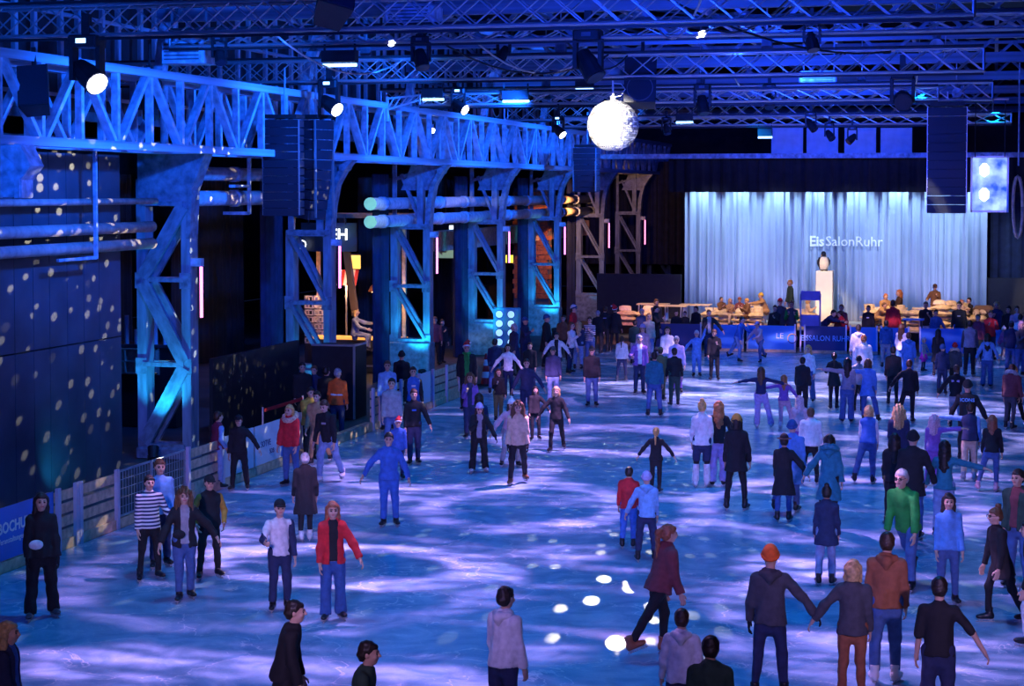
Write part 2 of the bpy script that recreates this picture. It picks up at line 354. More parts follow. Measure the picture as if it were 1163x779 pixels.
# ------------------------------------------------------------------ steel columns
COLY = [38.77 + 9.15 * i for i in range(8)]
UB = {k: unit_beam('member_%s' % k, *v, M_COLUMN) for k, v in {'leg': (.22, .42), 'lace': (.13, .1), 'heavy': (.2, .3), 'thin': (.07, .07), 'plate': (.1, .3)}.items()}
XR = -17.58; XLf = XR - 1.32
place = ['nearest to the camera beside the panelled wall', 'beside the bar sign', 'carrying the green pipe ends', 'above the eight-lamp blinder', 'with turquoise lit block foot',
         'in front of the orange brick pier', 'dim, just before the black drape', 'farthest, beside the stage curtain']
for i, Y in enumerate(COLY):
    t = thing('steel_column', 'riveted lattice steel column ' + place[i], 'column', (XR - .66, Y, 0), 0, 'lattice columns of the hall')
    hx = .55; zc = 4.95
    big = i == 0
    MB().bev(-.68, .68, -.32, .32, 0, .25 if big else 1.2, .04).build('base_block', M_COLUMN, t)
    for s in (-1, 1): beam_between('leg', UB['leg'], t, (s * hx, 0, .2), (s * hx, 0, zc + (1.4 if big else 0)))
    levels = [.28, 2.14, 4.07, 5.8] if big else [1.25, 3.0, zc - .06]
    for z in levels:
        for yy in (-.2, .2): beam_between('batten', UB['lace'], t, (-.5, yy, z), (.5, yy, z))
    for k in range(len(levels) - 1):
        a, c = levels[k], levels[k + 1]
        for yy in (-.22, .22):
            sgn = (1 if k % 2 == 0 else -1) if big else -1
            beam_between('diagonal', UB['plate'] if big else UB['lace'], t, (-.5 * sgn, yy, a + .06), (.5 * sgn, yy, c - .06))
    zt = 6.92
    if big:
        MB().plate([(-.6, 5.85), (.62, 5.85), (.85, 6.55), (.85, zt), (-.6, zt)], -.25, -.2).build('gusset_plate', M_COLUMN, t)
        MB().plate([(.56, 5.0), (.66, 5.0), (.72, 6.1), (1.05, zt), (.8, zt), (.6, 6.2)], -.22, .22).build('bracket', M_COLUMN, t)
    else:
        beam_between('post', UB['heavy'], t, (.32, 0, zc), (.32, 0, zt))
        beam_between('strut', UB['lace'], t, (-.35, 0, zt - .3), (.3, 0, zc + .1))
        beam_between('post', UB['lace'], t, (-.58, 0, zc), (-.58, 0, zt))
        arc = [(.62, 4.0), (.66, 5.0), (.72, 5.7), (.84, 6.25), (1.05, 6.62), (1.3, zt)]
        MB().plate(arc + [(1.1, zt)] + [(x - .17, z) for x, z in arc[::-1][1:]], -.2, .2).build('bracket', M_COLUMN, t)
        MB().plate([(-.35, 6.1), (.75, 6.1), (1.22, 6.9), (.0, 6.9)], -.06, 0).build('gusset_plate', M_COLUMN, t)
        MB().cyl((1.02, -.26, 6.72), (1.02, .26, 6.72), .1, n=12).build('pin', M_COLUMN, t)
        beam_between('tie', UB['lace'], t, (-.6, 0, 6.45), (.4, 0, 6.75))
        MB().box(-.62, .62, -.28, .28, zc - .08, zc + .06).build('cap_plate', M_COLUMN, t)
    for s in (-1, 1):
        for z in (1.25, 3.0) if not big else (2.1, 4.05):
            MB().box(s * hx - .14, s * hx + .14, -.245, -.215, z - .18, z + .18).build('joint_plate', M_COLUMN, t)
    # pink LED batten hung off the hall side
    z1 = 4.6 if i else 4.4; lt = 1.2 if i < 6 else 1.3
    if i < 7:
        lb = thing('led_batten', 'vertical pink LED batten on the column ' + place[i], 'light', (XR + .22, Y - .1, z1 - lt), 0, 'pink LED battens')
        MB().box(-.07, -.02, -.05, .05, 0, lt).build('housing', M_BLACK, lb); MB().box(-.02, .025, -.035, .035, .02, lt - .03).build('led_strip', M_PINK, lb)
        MB().box(-.25, .03, -.08, .08, lt - .02, lt + .16).build('clamp', M_STEEL, lb)
# turquoise up-lights at the column feet
par_body = None
for i, Y in enumerate(COLY[:6]):
    pc = thing('uplight', 'small black floor can lighting the column ' + place[i], 'light', (XR + .05 if i else XR - .5, Y - 1.15, 0), 0, 'floor cans at the columns')
    o = MB().cyl((0, 0, .12), (-.06, .14, .36), .1, .13, 12).build('can', M_BLACK, pc); MB().cyl((-.06, .14, .355), (-.062, .145, .37), .115, n=12).build('lens', M_TUBE, pc); MB().box(-.13, .13, -.02, .02, 0, .2).build('yoke', M_BLACK, pc)
    light('uplight_beam', 'SPOT', (XR - .05 if i else XR - .55, Y - .98, .42), (.02, .5, 1.0), (420, 420, 460, 400, 420, 30)[i], .06, (XR - .75, Y - .1, 3.4), 75, .7)
# ------------------------------------------------------------------ lattice crane girder along the columns
gd = thing('crane_girder', 'long blue-lit lattice crane girder on the columns', 'girder', (0, 20.4, 6.92))
GX0, GX1 = -17.15, -18.25
uch = unit_beam('chord_unit', .26, .17, M_STEEL); udi = unit_beam('girder_diagonal_unit', .17, .1, M_STEEL); uve = unit_beam('girder_vertical_unit', .14, .12, M_STEEL)
Y0, NP, PL = 0.0, 26, 3.05
for gxx in (GX0, GX1):
    for z in (.08, 1.62): beam_between('chord', uch, gd, (gxx, Y0, z), (gxx, Y0 + NP * PL, z))
for k in range(NP):
    ya = Y0 + k * PL
    for gxx in (GX0, GX1):
        beam_between('diagonal', udi, gd, (gxx, ya + .15, 1.56), (gxx, ya + PL / 2 - .12, .14)); beam_between('diagonal', udi, gd, (gxx, ya + PL - .15, 1.56), (gxx, ya + PL / 2 + .12, .14))
        beam_between('vertical', uve, gd, (gxx, ya + PL / 2, .14), (gxx, ya + PL / 2, 1.56)); beam_between('vertical', uve, gd, (gxx, ya, .14), (gxx, ya, 1.56))
    beam_between('cross_tie', UB['lace'], gd, (GX0, ya, 1.7), (GX1, ya, 1.7))
# gallery beams and clerestory behind the girder
cl = struct(bpy.data.objects.new('wall_left_clerestory', None), 'blue-lit clerestory framing above the girder'); COL.objects.link(cl)
MB().box(-25.1, -25.0, 20, 112, 8.2, 15.4).build('sheeting', M_DARK, cl)
um = unit_beam('mullion_unit', .12, .16, M_STEEL); ut = unit_beam('transom_unit', .12, .1, M_STEEL)
for k in range(62): beam_between('mullion', um, cl, (-24.8 + .12 * (k % 2), 30 + k * 1.22, 8.3), (-24.8 + .12 * (k % 2), 30 + k * 1.22, 14.9))
for z in (8.7, 9.7, 10.9, 12.2, 13.8): beam_between('transom', ut, cl, (-24.7, 20, z), (-24.7, 106, z))
for z in (7.2, 7.8):
    tag(MB().beam((-20.4, 18, z), (-20.4, 108, z), .2, .22).build('gallery_beam', M_STEELD), 'long dark gallery beam behind the girder, ' + ('lower one' if z < 7.5 else 'upper one'), 'beam')
# ------------------------------------------------------------------ roof: arch ribs, tie beams, purlins
for i, Y in enumerate(COLY[:7]):
    rf = thing('roof_truss', 'arched lattice roof truss over the ' + ['nearest', 'second', 'third', 'fourth', 'fifth', 'sixth', 'farthest'][i] + ' column', 'roof truss', (0, Y, 0), 0, 'roof trusses')
    z0 = 10.05
    beam_between('tie_beam', UB['heavy'], rf, (-18.4, 0, z0), (17, 0, z0)); beam_between('tie_beam', UB['lace'], rf, (-18.4, 0, z0 + 1.15), (17, 0, z0 + 1.15))
    for k in range(14):
        x = -18.2 + k * 2.5
        beam_between('web', UB['lace'], rf, (x, 0, z0), (x + 1.25, 0, z0 + 1.15)); beam_between('web', UB['lace'], rf, (x + 2.5, 0, z0), (x + 1.25, 0, z0 + 1.15))
    arc = [(-18.4 + 7.5 * (1 - math.cos(a)), 8.5 + 5.6 * math.sin(a)) for a in [PI / 2 * j / 8 for j in range(9)]]
    mm = MB()
    for a, c in zip(arc, arc[1:]): mm.beam((a[0], 0, a[1]), (c[0], 0, c[1]), .2, .3)
    mm.build('arch_rib', M_STEEL, rf)
    mm = MB()
    for a, c in zip(arc, arc[1:]): mm.beam((17 - (a[0] + 18.4), 0, a[1]), (17 - (c[0] + 18.4), 0, c[1]), .2, .3)
    mm.build('arch_rib', M_STEEL, rf)
    for j in range(1, 8, 2): beam_between('web', UB['lace'], rf, (arc[j][0], 0, arc[j][1]), (-18.2, 0, arc[j][1] + .8))
    beam_between('brace_rod', UB['thin'], rf, (2, 0, z0 + .2), (9, 8.9, z0 + 3)); beam_between('brace_rod', UB['thin'], rf, (-4, 0, 13.2), (5, 8.9, z0 + .3))
upu = unit_beam('purlin_unit', .14, .2, M_STEEL)
for k, x in enumerate((-17, -14.2, -11.4, -8.6, -5.8, -3, 0, 3, 6, 9)):
    o = beam_between('roof_purlin', upu, None, (x, 20, 11.55 + .12 * (k % 3)), (x, 104, 11.55 + .12 * (k % 3))); tag(o, 'lengthwise steel purlin under the roof, number %s from the column row' % ('one two three four five six seven eight nine ten'.split()[k]), 'beam', 'roof purlins')
# ------------------------------------------------------------------ pipes on the column row
def pipe(label, x, y0, y1, z, r, m_=M_PIPE, green=False, rings=True):
    t = thing('pipe', label, 'pipe', (x, y0, z), 0, 'pipes along the columns')
    MB().cyl((0, 0, 0), (0, y1 - y0, 0), r, n=14).build('run', m_, t, True)
    k = 1.0
    while rings and k < y1 - y0:
        MB().cyl((0, k, 0), (0, k + .3, 0), r * 1.14, n=14).build('collar', M_STEEL, t, True); k += 3.05
    if green: MB().cyl((0, -.06, 0), (0, 0, 0), r * 1.06, n=16).build('end_cap', mat('green_cap', (.6, .9, .4), .5, emit=None), t)
    return t
pipe('lagged pipe with green end cap, upper of the pair on the far columns', -18.55, 53.9, 86, 5.68, .19, green=True)
pipe('lagged pipe with green end cap, lower of the pair on the far columns', -18.45, 53.6, 86, 5.13, .19, green=True)
pipe('thick pipe high between the first two columns, upper one', -18.6, 39.3, 46.6, 6.5, .17)
pipe('thick pipe high between the first two columns, lower one', -18.6, 39.3, 47.0, 5.9, .19)
pipe('thin pale pipe on the panelled wall, topmost of three', -17.95, 24, 37.6, 5.86, .07, rings=False)
pipe('speckled pipe on the panelled wall, middle of three', -17.95, 24, 37.4, 5.3, .12, rings=False)
pipe('speckled pipe on the panelled wall, lowest of three', -17.95, 24, 37.4, 4.93, .12, rings=False)
ph = thing('pipe_hanger', 'blue steel hanger frame holding the pipes on the panelled wall', 'bracket', (-17.95, gx(101, 250, -17.95)[1], 4.7))
MB().beam((.15, 0, 0), (.15, 0, 2.2), .07, .07).build('hanger_rod', M_STEEL, ph); MB().beam((-.2, 0, .02), (.15, 0, .02), .07, .07).build('shelf', M_STEEL, ph); MB().beam((.15, -1.6, .02), (.15, 0, .02), .06, .06).build('shelf', M_STEEL, ph)
ph = thing('pipe_hanger', 'blue steel hanger frame holding the pipes between the first two columns', 'bracket', (-18.6, gx(283, 200, -18.2)[1], 5.5))
MB().beam((.4, 0, 0), (.4, 0, 1.5), .08, .08).build('hanger_rod', M_STEEL, ph); MB().beam((-.3, 0, .02), (.4, 0, .02), .08, .08).build('shelf', M_STEEL, ph); MB().beam((.4, -1.2, .7), (.4, 0, .7), .07, .07).build('shelf', M_STEEL, ph)

hx_ = gy(31, 200, 29.6)[0]; t = thing('column_head', 'pale blue steel column head above the panelled wall at the left edge', 'column', (hx_ - .75, 29.6, 5.98))
MB().box(0, .75, -.2, .2, 0, .92).build('head_plate', M_STEEL, t); MB().plate([(.2, .92), (.75, .92), (.95, .55), (.75, .3), (.62, .6)], -.24, .24).build('bracket', M_STEEL, t)
for x in (.08, .67): MB().box(x - .05, x + .05, -.23, .23, -.02, .94).build('rib', M_STEEL, t)
MB().box(-.9, 0, -.15, .15, .25, .7).build('wall_arm', M_STEEL, t)
# ------------------------------------------------------------------ lighting trusses across the hall
TZ, TH = 8.83, .52
uc = unit_cyl('truss_chord_unit', .03, M_ALU, 8); ubr = unit_cyl('truss_brace_unit', .016, M_ALU, 5)
def truss(Y, x0, x1, label, z=TZ, h=TH):
    t = thing('lighting_truss', label, 'truss', ((x0 + x1) / 2, Y, z), 0, 'aluminium lighting trusses'); cx = (x0 + x1) / 2
    for yy in (-h / 2, h / 2):
        for zz in (0, h): beam_between('chord', uc, t, (x0 - cx, yy, zz), (x1 - cx, yy, zz))
    n = int((x1 - x0) / .62); L = (x1 - x0) / n
    for k in range(n):
        a = x0 - cx + k * L
        for yy in (-h / 2, h / 2):
            beam_between('brace', ubr, t, (a, yy, 0), (a + L, yy, h)); beam_between('brace', ubr, t, (a + L, yy, 0), (a, yy, h))
        beam_between('brace', ubr, t, (a, -h / 2, 0), (a + L, h / 2, 0))
    for e in (x0 - cx, x1 - cx):
        for yy in (-h / 2, h / 2): beam_between('end_post', uc, t, (e, yy, 0), (e, yy, h))
    for zz in (-.1, h + .03): MB().box(x0 - cx, x1 - cx, -h / 2 - .06, -h / 2 - .02, zz, zz + .05).build('cable_run', M_BLACK, t)
    return t
truss(30, -19.6, -.35, 'aluminium box truss nearest the camera, highest in the picture')
truss(44, -22.4, -.28, 'aluminium box truss carrying the mirror ball')
truss(58, -19.5, -.1, 'aluminium box truss carrying the big line arrays')
truss(70, -18.5, -.1, 'farthest aluminium box truss before the stage')
truss(36.5, -17, 3, 'slim aluminium truss between the first two big ones', 9.15, .3)
truss(51, -16, -1.5, 'slim aluminium truss behind the mirror ball', 8.55, .3)
truss(64, -15, .5, 'slim aluminium truss between the far big ones', 8.35, .3)
# chain hoists at the truss ends
for (u, v, Y, lab) in ((1064, 53, 44.3, 'blue round chain hoist near the truss end, larger one'), (1087, 106, 58.3, 'blue round chain hoist above the right line array, smaller one')):
    p_ = gy(u, v, Y); t = thing('chain_hoist', lab, 'hoist', p_, 0, 'chain hoists')
    MB().cyl((0, -.2, 0), (0, .2, 0), .17 if Y < 50 else .16, n=16).build('motor', M_STEEL, t); MB().cyl((0, -.06, .15), (0, .06, .33), .09, n=8).build('hook_block', M_ALU, t)
    MB().tube([(-.02, 0, .1), (-.02, 0, 2.2)], .02).build('chain', M_ALU, t); MB().tube([(.12, 0, .0), (.17, 0, -.3), (.2, 0, .25)], .012).build('chain_loop', M_ALU, t)
# ------------------------------------------------------------------ moving heads and lamps
TRY = {30: 8.83, 36.5: 9.15, 44: 8.83, 51: 8.55, 58: 8.83, 64: 8.35, 70: 8.83}
def TRH(Y): return .15 if Y in (36.5, 51, 64) else .26
def moving_head(u, v, Y, aim, lit, label, s=1.0):
    """v = photo row of the head pivot; hangs from whatever truss is above"""
    Y = min(TRY, key=lambda q: abs(q - Y)); P_ = gy(u, v, Y - TRH(Y)); t = thing('moving_head', label, 'stage light', P_, 0, 'moving head stage lights')
    d = Vector(aim).normalized()
    MB().bev(-.2*s, .2*s, -.17*s, .17*s, .34*s, .5*s, .03).build('base', M_BLACK, t); MB().box(-.05*s, .05*s, -.05*s, .05*s, .5*s, .78*s).build('clamp', M_BLACK, t)
    if TRY[Y] > P_[2] + .78*s: MB().cyl((0, 0, .7*s), (0, 0, TRY[Y] - P_[2] + .06), .025, n=6).build('drop_pipe', M_BLACK, t)
    for k in (-1, 1): MB().box(k*.19*s - .03*s, k*.19*s + .03*s, -.08*s, .08*s, -.08*s, .36*s).build('arm', M_BLACK, t)
    a = -d * .2 * s; c_ = d * .26 * s
    MB().cyl(a, d * .02 * s, .11*s, .155*s, 14).cyl(d * .02 * s, c_, .155*s, .165*s, 14).build('head', M_BLACK, t, False)
    MB().cyl(d * .255 * s, d * .272 * s, .145*s, n=16).build('lens', M_LAMP if lit else M_LENS, t)
    MB().box(-.07*s, .07*s, -.175*s, -.165*s, .39*s, .45*s).build('display', M_TUBE if lit else M_STEELD, t)
    return t
R_, L_ = (.75, -.55, -.6), (-.6, -.6, -.6)
moving_head(99, 84, 30, (.78, -.42, -.55), 1, 'moving head stage light with bright violet lens at upper left', 1.35)
moving_head(374, 118, 44, (.8, -.35, -.5), 1, 'moving head stage light with bright lens above the left line array', 1.2)
moving_head(521, 120, 52, (.82, -.3, -.5), 1, 'small moving head with bright lens facing right, over the girder', 1.0)
moving_head(490, 148, 58, (.5, -.86, -.1), 1, 'small round lamp glowing warm before the girder', .6)
moving_head(634, 148, 51, (.7, -.3, -.65), 1, 'small moving head with thin bright lens left of the mirror ball', .8)
moving_head(668, 72, 36.5, (.55, -.3, -.9), 0, 'big dark moving head left above the mirror ball', 1.35)
moving_head(798, 118, 51, (.2, -.3, -.95), 0, 'dark moving head right of the hanging loudspeaker', 1.1)
moving_head(874, 114, 58, (.1, -.5, -.8), 0, 'small dark moving head under the middle of the truss', 1.0)
moving_head(1025, 112, 51, (.1, -.95, -.3), 0, 'big dark moving head with lit display beside the right line array', 1.5)
moving_head(170, 120, 34, (.3, -.4, -.9), 0, 'dark moving head before the girder at far left', 1.1)
moving_head(921, 142, 64, (.6, -.4, -.7), 0, 'small spotlight over the stage, leftmost of three', .9)
moving_head(942, 153, 64, (.5, -.5, -.7), 0, 'small spotlight over the stage, middle of three', .8)
moving_head(968, 157, 64, (-.6, -.4, -.6), 0, 'small spotlight over the stage, rightmost of three', .8)
moving_head(478, 66, 38, (.3, -.4, -.9), 0, 'dark moving head hung in the upper middle left', .9)
moving_head(922, 46, 36, (.2, -.3, -.9), 0, 'dark moving head under the front truss at upper right', .8)
moving_head(757, 146, 64, (.3, -.4, -.9), 0, 'small dark moving head over the beam right of the mirror ball', .8)
moving_head(572, 60, 44, (-.3, -.5, -.8), 0, 'dark moving head on the mirror ball truss, left part', .8)
moving_head(250, 62, 36, (.3, -.4, -.9), 0, 'dark moving head behind the front truss at upper left', .8)
def tube_lamp(u0, u1, v, Y, label):
    Y = min(TRY, key=lambda q: abs(q - Y)); a, c_ = gy(u0, v, Y - TRH(Y)), gy(u1, v, Y - TRH(Y)); t = thing('led_tube', label, 'light', (a + c_) / 2, 0, 'blue glowing tube lamps'); h = float(np.linalg.norm(c_ - a)) / 2
    MB().box(-h, h, -.12, .12, .06, .3).build('housing', M_BLACK, t); MB().cyl((-h, 0, 0), (h, 0, 0), .035, n=8).build('tube', M_TUBE, t)
    for k in (-1, 1): MB().box(k*h*.9 - .02, k*h*.9 + .02, -.02, .02, .3, max(.5, TRY[Y] + .05 - a[2])).build('bracket', M_BLACK, t)
for i, (u0, u1, v, Y, lab) in enumerate(((367, 405, 74, 36, 'blue tube lamp under the truss at upper left'), (480, 504, 113, 52, 'blue tube lamp above the girder, beside the white bracket'), (571, 601, 115, 52, 'blue tube lamp left of the mirror ball'),
        (768, 787, 139, 62, 'blue tube lamp right of the hanging loudspeaker'), (861, 877, 156, 66, 'blue tube lamp near the stage top'), (654, 674, 101, 56, 'dim blue tube lamp just left of the mirror ball wire'))): tube_lamp(u0, u1, v, Y, lab)
# white lattice arm beside the tube lamp
p0, p1 = gy(440, 112, 51), gy(478, 108, 51); t = thing('lattice_arm', 'short white lattice bracket arm above the girder', 'bracket', p0)
d_ = Vector(p1 - p0)
for dz in (0, -.32): MB().beam((0, 0, dz), d_ + Vector((0, 0, dz * .4)), .05, .05).build('chord', M_WHITE, t)
for k in range(5): MB().beam(d_ * (k / 5) + Vector((0, 0, -.3 * (1 - k * .12))), d_ * ((k + 1) / 5), .03, .03).build('brace', M_WHITE, t)
MB().beam((0, 0, .05), (0, 0, -.65), .06, .06).build('foot_post', M_WHITE, t)
# ------------------------------------------------------------------ loudspeakers
M_GRILLE = mat('speaker_grille', (.014, .016, .03), .6, 0, .15, 40)
def line_array(u, v0, v1, Y, wpx, n, label, rz=0.0, curve=.0, side=False):
    top = gy(u, v0, Y); bot = gy(u, v1, Y); H = top[2] - bot[2]; sc = abs(gy(u + 10, v0, Y)[0] - gy(u, v0, Y)[0]) / 10; W = wpx * sc
    t = thing('line_array', label, 'loudspeaker', bot, rz, 'hanging line arrays'); h = H / n; D = .62
    me = MB().add([(-W/2, -.3, 0), (W/2, -.3, 0), (W/2*.82, D-.3, .03), (-W/2*.82, D-.3, .03), (-W/2, -.3, h*.95), (W/2, -.3, h*.95), (W/2*.82, D-.3, h*.9), (-W/2*.82, D-.3, h*.9)],
                  [(3,2,1,0),(4,5,6,7),(0,1,5,4),(1,2,6,5),(2,3,7,6),(3,0,4,7)]).mesh('cabinet'); me.materials.append(M_GRILLE)
    for k in range(n):
        f = (n - 1 - k) / n; o = inst('cabinet', me, t, (0, -curve * f * f * -1.0 if not side else 0, k * h), (curve * f * .4, 0, 0))
    rg = unit_beam('rigging_unit', .04, .05, M_ALU)
    for k in (-1, 1): beam_between('rigging_bar', rg, t, (k * W * .5, -.27, .02), (k * W * .5, -.27, H))
    MB().box(-W * .45, W * .45, -.3, .3, H + .03, H + .12).build('fly_frame', M_BLACK, t)
    MB().tube([(0, 0, H + .1), (0, 0, 9.1 - bot[2])], .025).build('chain', M_ALU, t)
line_array(1075, 122, 242, 58, 44, 12, 'tall line array loudspeaker hanging right of the stage')
line_array(324, 136, 245, 42.6, 40, 12, 'tall flat-fronted line array loudspeaker hanging at left')
line_array(359, 136, 248, 44.2, 30, 10, 'curved line array loudspeaker seen from the side, beside the flat one at left', math.radians(72), .35)
line_array(667, 168, 218, 69.74, 27, 8, 'small far line array loudspeaker below the mirror ball', math.radians(-12), .1)
def box_speaker(u, v, Y, w, h, d, rot, label, woofer=True):
    P_ = gy(u, v, Y); t = thing('loudspeaker', label, 'loudspeaker', P_); t.rotation_euler = rot
    MB().add([(-w/2,-d/2,-h/2),(w/2,-d/2,-h/2),(w/2*.75,d/2,-h/2),(-w/2*.75,d/2,-h/2),(-w/2,-d/2,h/2),(w/2,-d/2,h/2),(w/2*.75,d/2,h/2*.9),(-w/2*.75,d/2,h/2*.9)],
             [(3,2,1,0),(4,5,6,7),(0,1,5,4),(1,2,6,5),(2,3,7,6),(3,0,4,7)]).build('cabinet', M_BLACK, t)
    MB().box(-w*.47, w*.47, -d/2 - .02, -d/2, -h*.47, h*.47).build('grille', M_GRILLE, t)
    if woofer:
        g_ = MB()
        for k in range(24):
            a, c_ = 2*PI*k/24, 2*PI*(k+1)/24; g_.beam((w*.4*math.cos(a), -d/2 - .03, -h*.2 + w*.4*math.sin(a)), (w*.4*math.cos(c_), -d/2 - .03, -h*.2 + w*.4*math.sin(c_)), .02, .02)
        g_.build('woofer_ring', M_STEELD, t)
    MB().box(-.04, .04, -.04, .04, h/2, h/2 + .45).build('hanger', M_BLACK, t); MB().cyl((-w*.4, 0, h*.5 + .03), (w*.4, 0, h*.5 + .03), .025, n=6).build('yoke', M_BLACK, t)
box_speaker(729, 94, 44.5, .78, 1.15, .7, (math.radians(-12), 0, math.radians(4)), 'black hanging loudspeaker with round woofer beside the mirror ball')
box_speaker(40, 103, 30.5, .55, .8, .5, (math.radians(-20), math.radians(-5), math.radians(20)), 'dark hanging loudspeaker tilted down at far left', False)
box_speaker(378, 5, 28.8, .6, .55, .6, (math.radians(-35), math.radians(15), math.radians(30)), 'black loudspeaker box at the top edge, cut by the frame', False)
# ------------------------------------------------------------------ mirror ball
BC = gy(696, 142.5, 44); BR = .62
mb = thing('mirror_ball', 'big glittering mirror ball hanging under the truss', 'mirror ball', BC)
M_MIRROR = bpy.data.materials.new('mirror_tile'); M_MIRROR.use_nodes = True; b = NB(M_MIRROR.node_tree); p = b.n['Principled BSDF']
p.inputs['Base Color'].default_value = (.95, .93, .85, 1); p.inputs['Metallic'].default_value = .55; p.inputs['Roughness'].default_value = .32
MB().lathe([(BR*.975*math.sin(a), -BR*.975*math.cos(a)) for a in [PI*(j+.02)/16.04 for j in range(17)]], n=32).build('core', M_DARK, mb, True)
tiles = MB(); NR = 34
for j in range(1, NR - 1):
    a0, a1 = PI*j/NR + .006, PI*(j+1)/NR - .006; am = (a0 + a1)/2; n = max(6, int(2*NR*math.sin(am)))
    for k in range(n):
        t0, t1 = 2*PI*k/n + .006, 2*PI*(k+1)/n - .006; tj = random.uniform(-.012, .012)
        tiles.add([(BR*(1+tj*s1)*math.sin(a)*math.cos(q), BR*(1+tj*s1)*math.sin(a)*math.sin(q), -BR*(1+tj*s1)*math.cos(a)) for a, q, s1 in ((a0,t0,1),(a0,t1,-1),(a1,t1,-1),(a1,t0,1))], [(0,1,2,3)])
o = tiles.build('mirror_tiles', M_MIRROR, mb); o['kind'] = 'stuff'
MB().cyl((0, 0, BR - .02), (0, 0, BR + .09), .06, n=10).build('collar', M_WHITE, mb); MB().tube([(0, 0, BR), (0, 0, 8.83 - BC[2])], .022).build('hanging_rod', M_WHITE, mb)
MB().tube([(.03, 0, BR + .05), (.2, 0, BR + .1), (.3, 0, BR + .25), (.2, 0, BR + .38), (.02, 0, BR + .4)], .012).build('safety_wire', M_WHITE, mb)
MB().bev(-.18, .18, -.12, .12, BR + .55, BR + .75, .03).build('motor', M_ALU, mb)
for (dx, dy, dz, pw) in ((-3.2, -8, 1.5, 60000), (3.5, -8, 1.6, 30000)):
    light('ball_pin_spot', 'SPOT', (BC[0] + dx, BC[1] + dy, BC[2] + dz), (1.0, .93, .78), pw, .05, tuple(BC), 10, .2)
ball_dots((BC[0], BC[1], BC[2] - BR - .05), (1.0, .9, .66), 5800, .31, 44)
# ------------------------------------------------------------------ boards along the rink
def by(px): return gx(px, 653 - .386 * px, -15.2)[1]
BH = 1.02
M_BLUEB = mat('banner_blue', (.02, .16, .62), .5, 0, .06, 2); M_WHITEB = mat('banner_white', (.62, .64, .72), .5, 0, .06, 2); M_POST = mat('post_lilac', (.5, .48, .62), .5, 0, .1, 3); M_NAVY = mat('banner_navy', (.02, .035, .16), .5, 0, .1, 2)
def kick(t, L): MB().box(-.07, .05, 0, L, 0, .17).build('kick_board', M_WOOD, t)
def banner(y0, y1, m_, label):
    t = thing('banner_board', label, 'rink board', (-15.27, y0 + .02, 0), 0, 'rink boards with banners'); L = y1 - y0 - .04
    MB().box(-.04, .0, 0, L, .15, BH).build('backing', M_WOOD, t); MB().box(0, .015, .02, L - .02, .19, BH + .02).build('banner', m_, t); kick(t, L)
    for y in (.05, L - .05): MB().box(-.1, -.04, y - .05, y + .05, 0, BH).build('post', M_POST, t)
    return t, L
def slats(y0, y1, label, posts=2):
    t = thing('slat_board', label, 'rink board', (-15.27, y0 + .02, 0), 0, 'slatted wooden rink boards'); L = y1 - y0 - .04; h = .165
    for k in range(4): MB().box(-.03 , .012 , 0, L, .16 + k * .225, .16 + k * .225 + h).build('slat', M_WOOD, t)
    for k in range(posts): y = .05 + (L - .1) * k / max(1, posts - 1); MB().box(.012, .075, y - .05, y + .05, 0, BH + .06).build('post', M_POST, t)
    kick(t, L); return t
t, L = banner(22.6, by(66), M_BLUEB, 'blue banner board lettered BOCHUM at the left edge')
yb = gx(2, 613, -15.2)[1]
text('lettering', 'BOCHUM', .25, (.018, yb - (-15.27 * 0) - t.location.y - .03, .62), (PI / 2, 0, PI / 2), M_WHITE, t, .003, .006, sx=1.0)
text('lettering', 'Veranstaltungen', .13, (.018, yb - t.location.y - .03, .45), (PI / 2, 0, PI / 2), M_WHITE, t, .003, 0)
banner(18.5, 22.6, M_BLUEB, 'plain end of the blue banner boards, cut by the frame')
slats(by(66), by(91), 'slatted wooden board right beside the blue banner'); slats(by(91), by(137), 'long slatted wooden board before the mesh barrier')
def mesh_barrier(y0, y1, label):
    t = thing('mesh_barrier', label, 'barrier', (-15.27, y0 + .02, 0), 0, 'wire mesh barriers'); L = y1 - y0 - .04
    for z in (.2, BH): MB().cyl((0, 0, z), (0, L, z), .022, n=6).build('rail', M_ALU, t)
    for y in (0, L): MB().cyl((0, y, 0), (0, y, BH), .025, n=6).build('post', M_ALU, t)
    w_ = MB(); n = int(L / .11)
    for k in range(1, n): w_.beam((0, L * k / n, .2), (0, L * k / n, BH), .009, .009)
    for k in range(1, 5): w_.beam((0, 0, .2 + k * .164), (0, L, .2 + k * .164), .009, .009)
    w_.build('wire_mesh', M_ALU, t); kick(t, L)
mesh_barrier(by(137), by(176), 'wire mesh barrier panel behind the striped jumper'); mesh_barrier(by(176), by(214), 'wire mesh barrier panel in front of the nearest column')
slats(by(214), by(256), 'short slatted wooden board beside the wire mesh barriers')
t, L = banner(by(256), by(292), M_WHITEB, 'white banner board behind the black-hooded skater')
t, L = banner(by(292), by(345), M_WHITEB, 'white banner board behind the red jacket')
text('lettering', 'SOTVE', .19, (.018, L * .12, .55), (PI / 2, 0, PI / 2), M_NAVY, t, .003); text('lettering', 'SOB', .15, (.018, L * .3, .36), (PI / 2, 0, PI / 2), M_NAVY, t, .003)
MB().box(.0145, .018, L * .55, L * .68, .2, BH).build('blue_stripe', M_BLUEB, t)
t, L = banner(by(345), by(372), M_WHITEB, 'white banner board with small yellow mark')
MB().box(.014, .022, L * .3, L * .55, .62, .85).build('mark', mat('yellow_mark', (.8, .6, .02), .5), t)
o = MB().box(-.1, .08, 0, by(424) - by(372) - .03, 0, .22).build('threshold_beam', M_WOOD, None, False, (-15.3, by(372) + .02, 0)); tag(o, 'low wooden threshold at the rink entrance', 'beam')
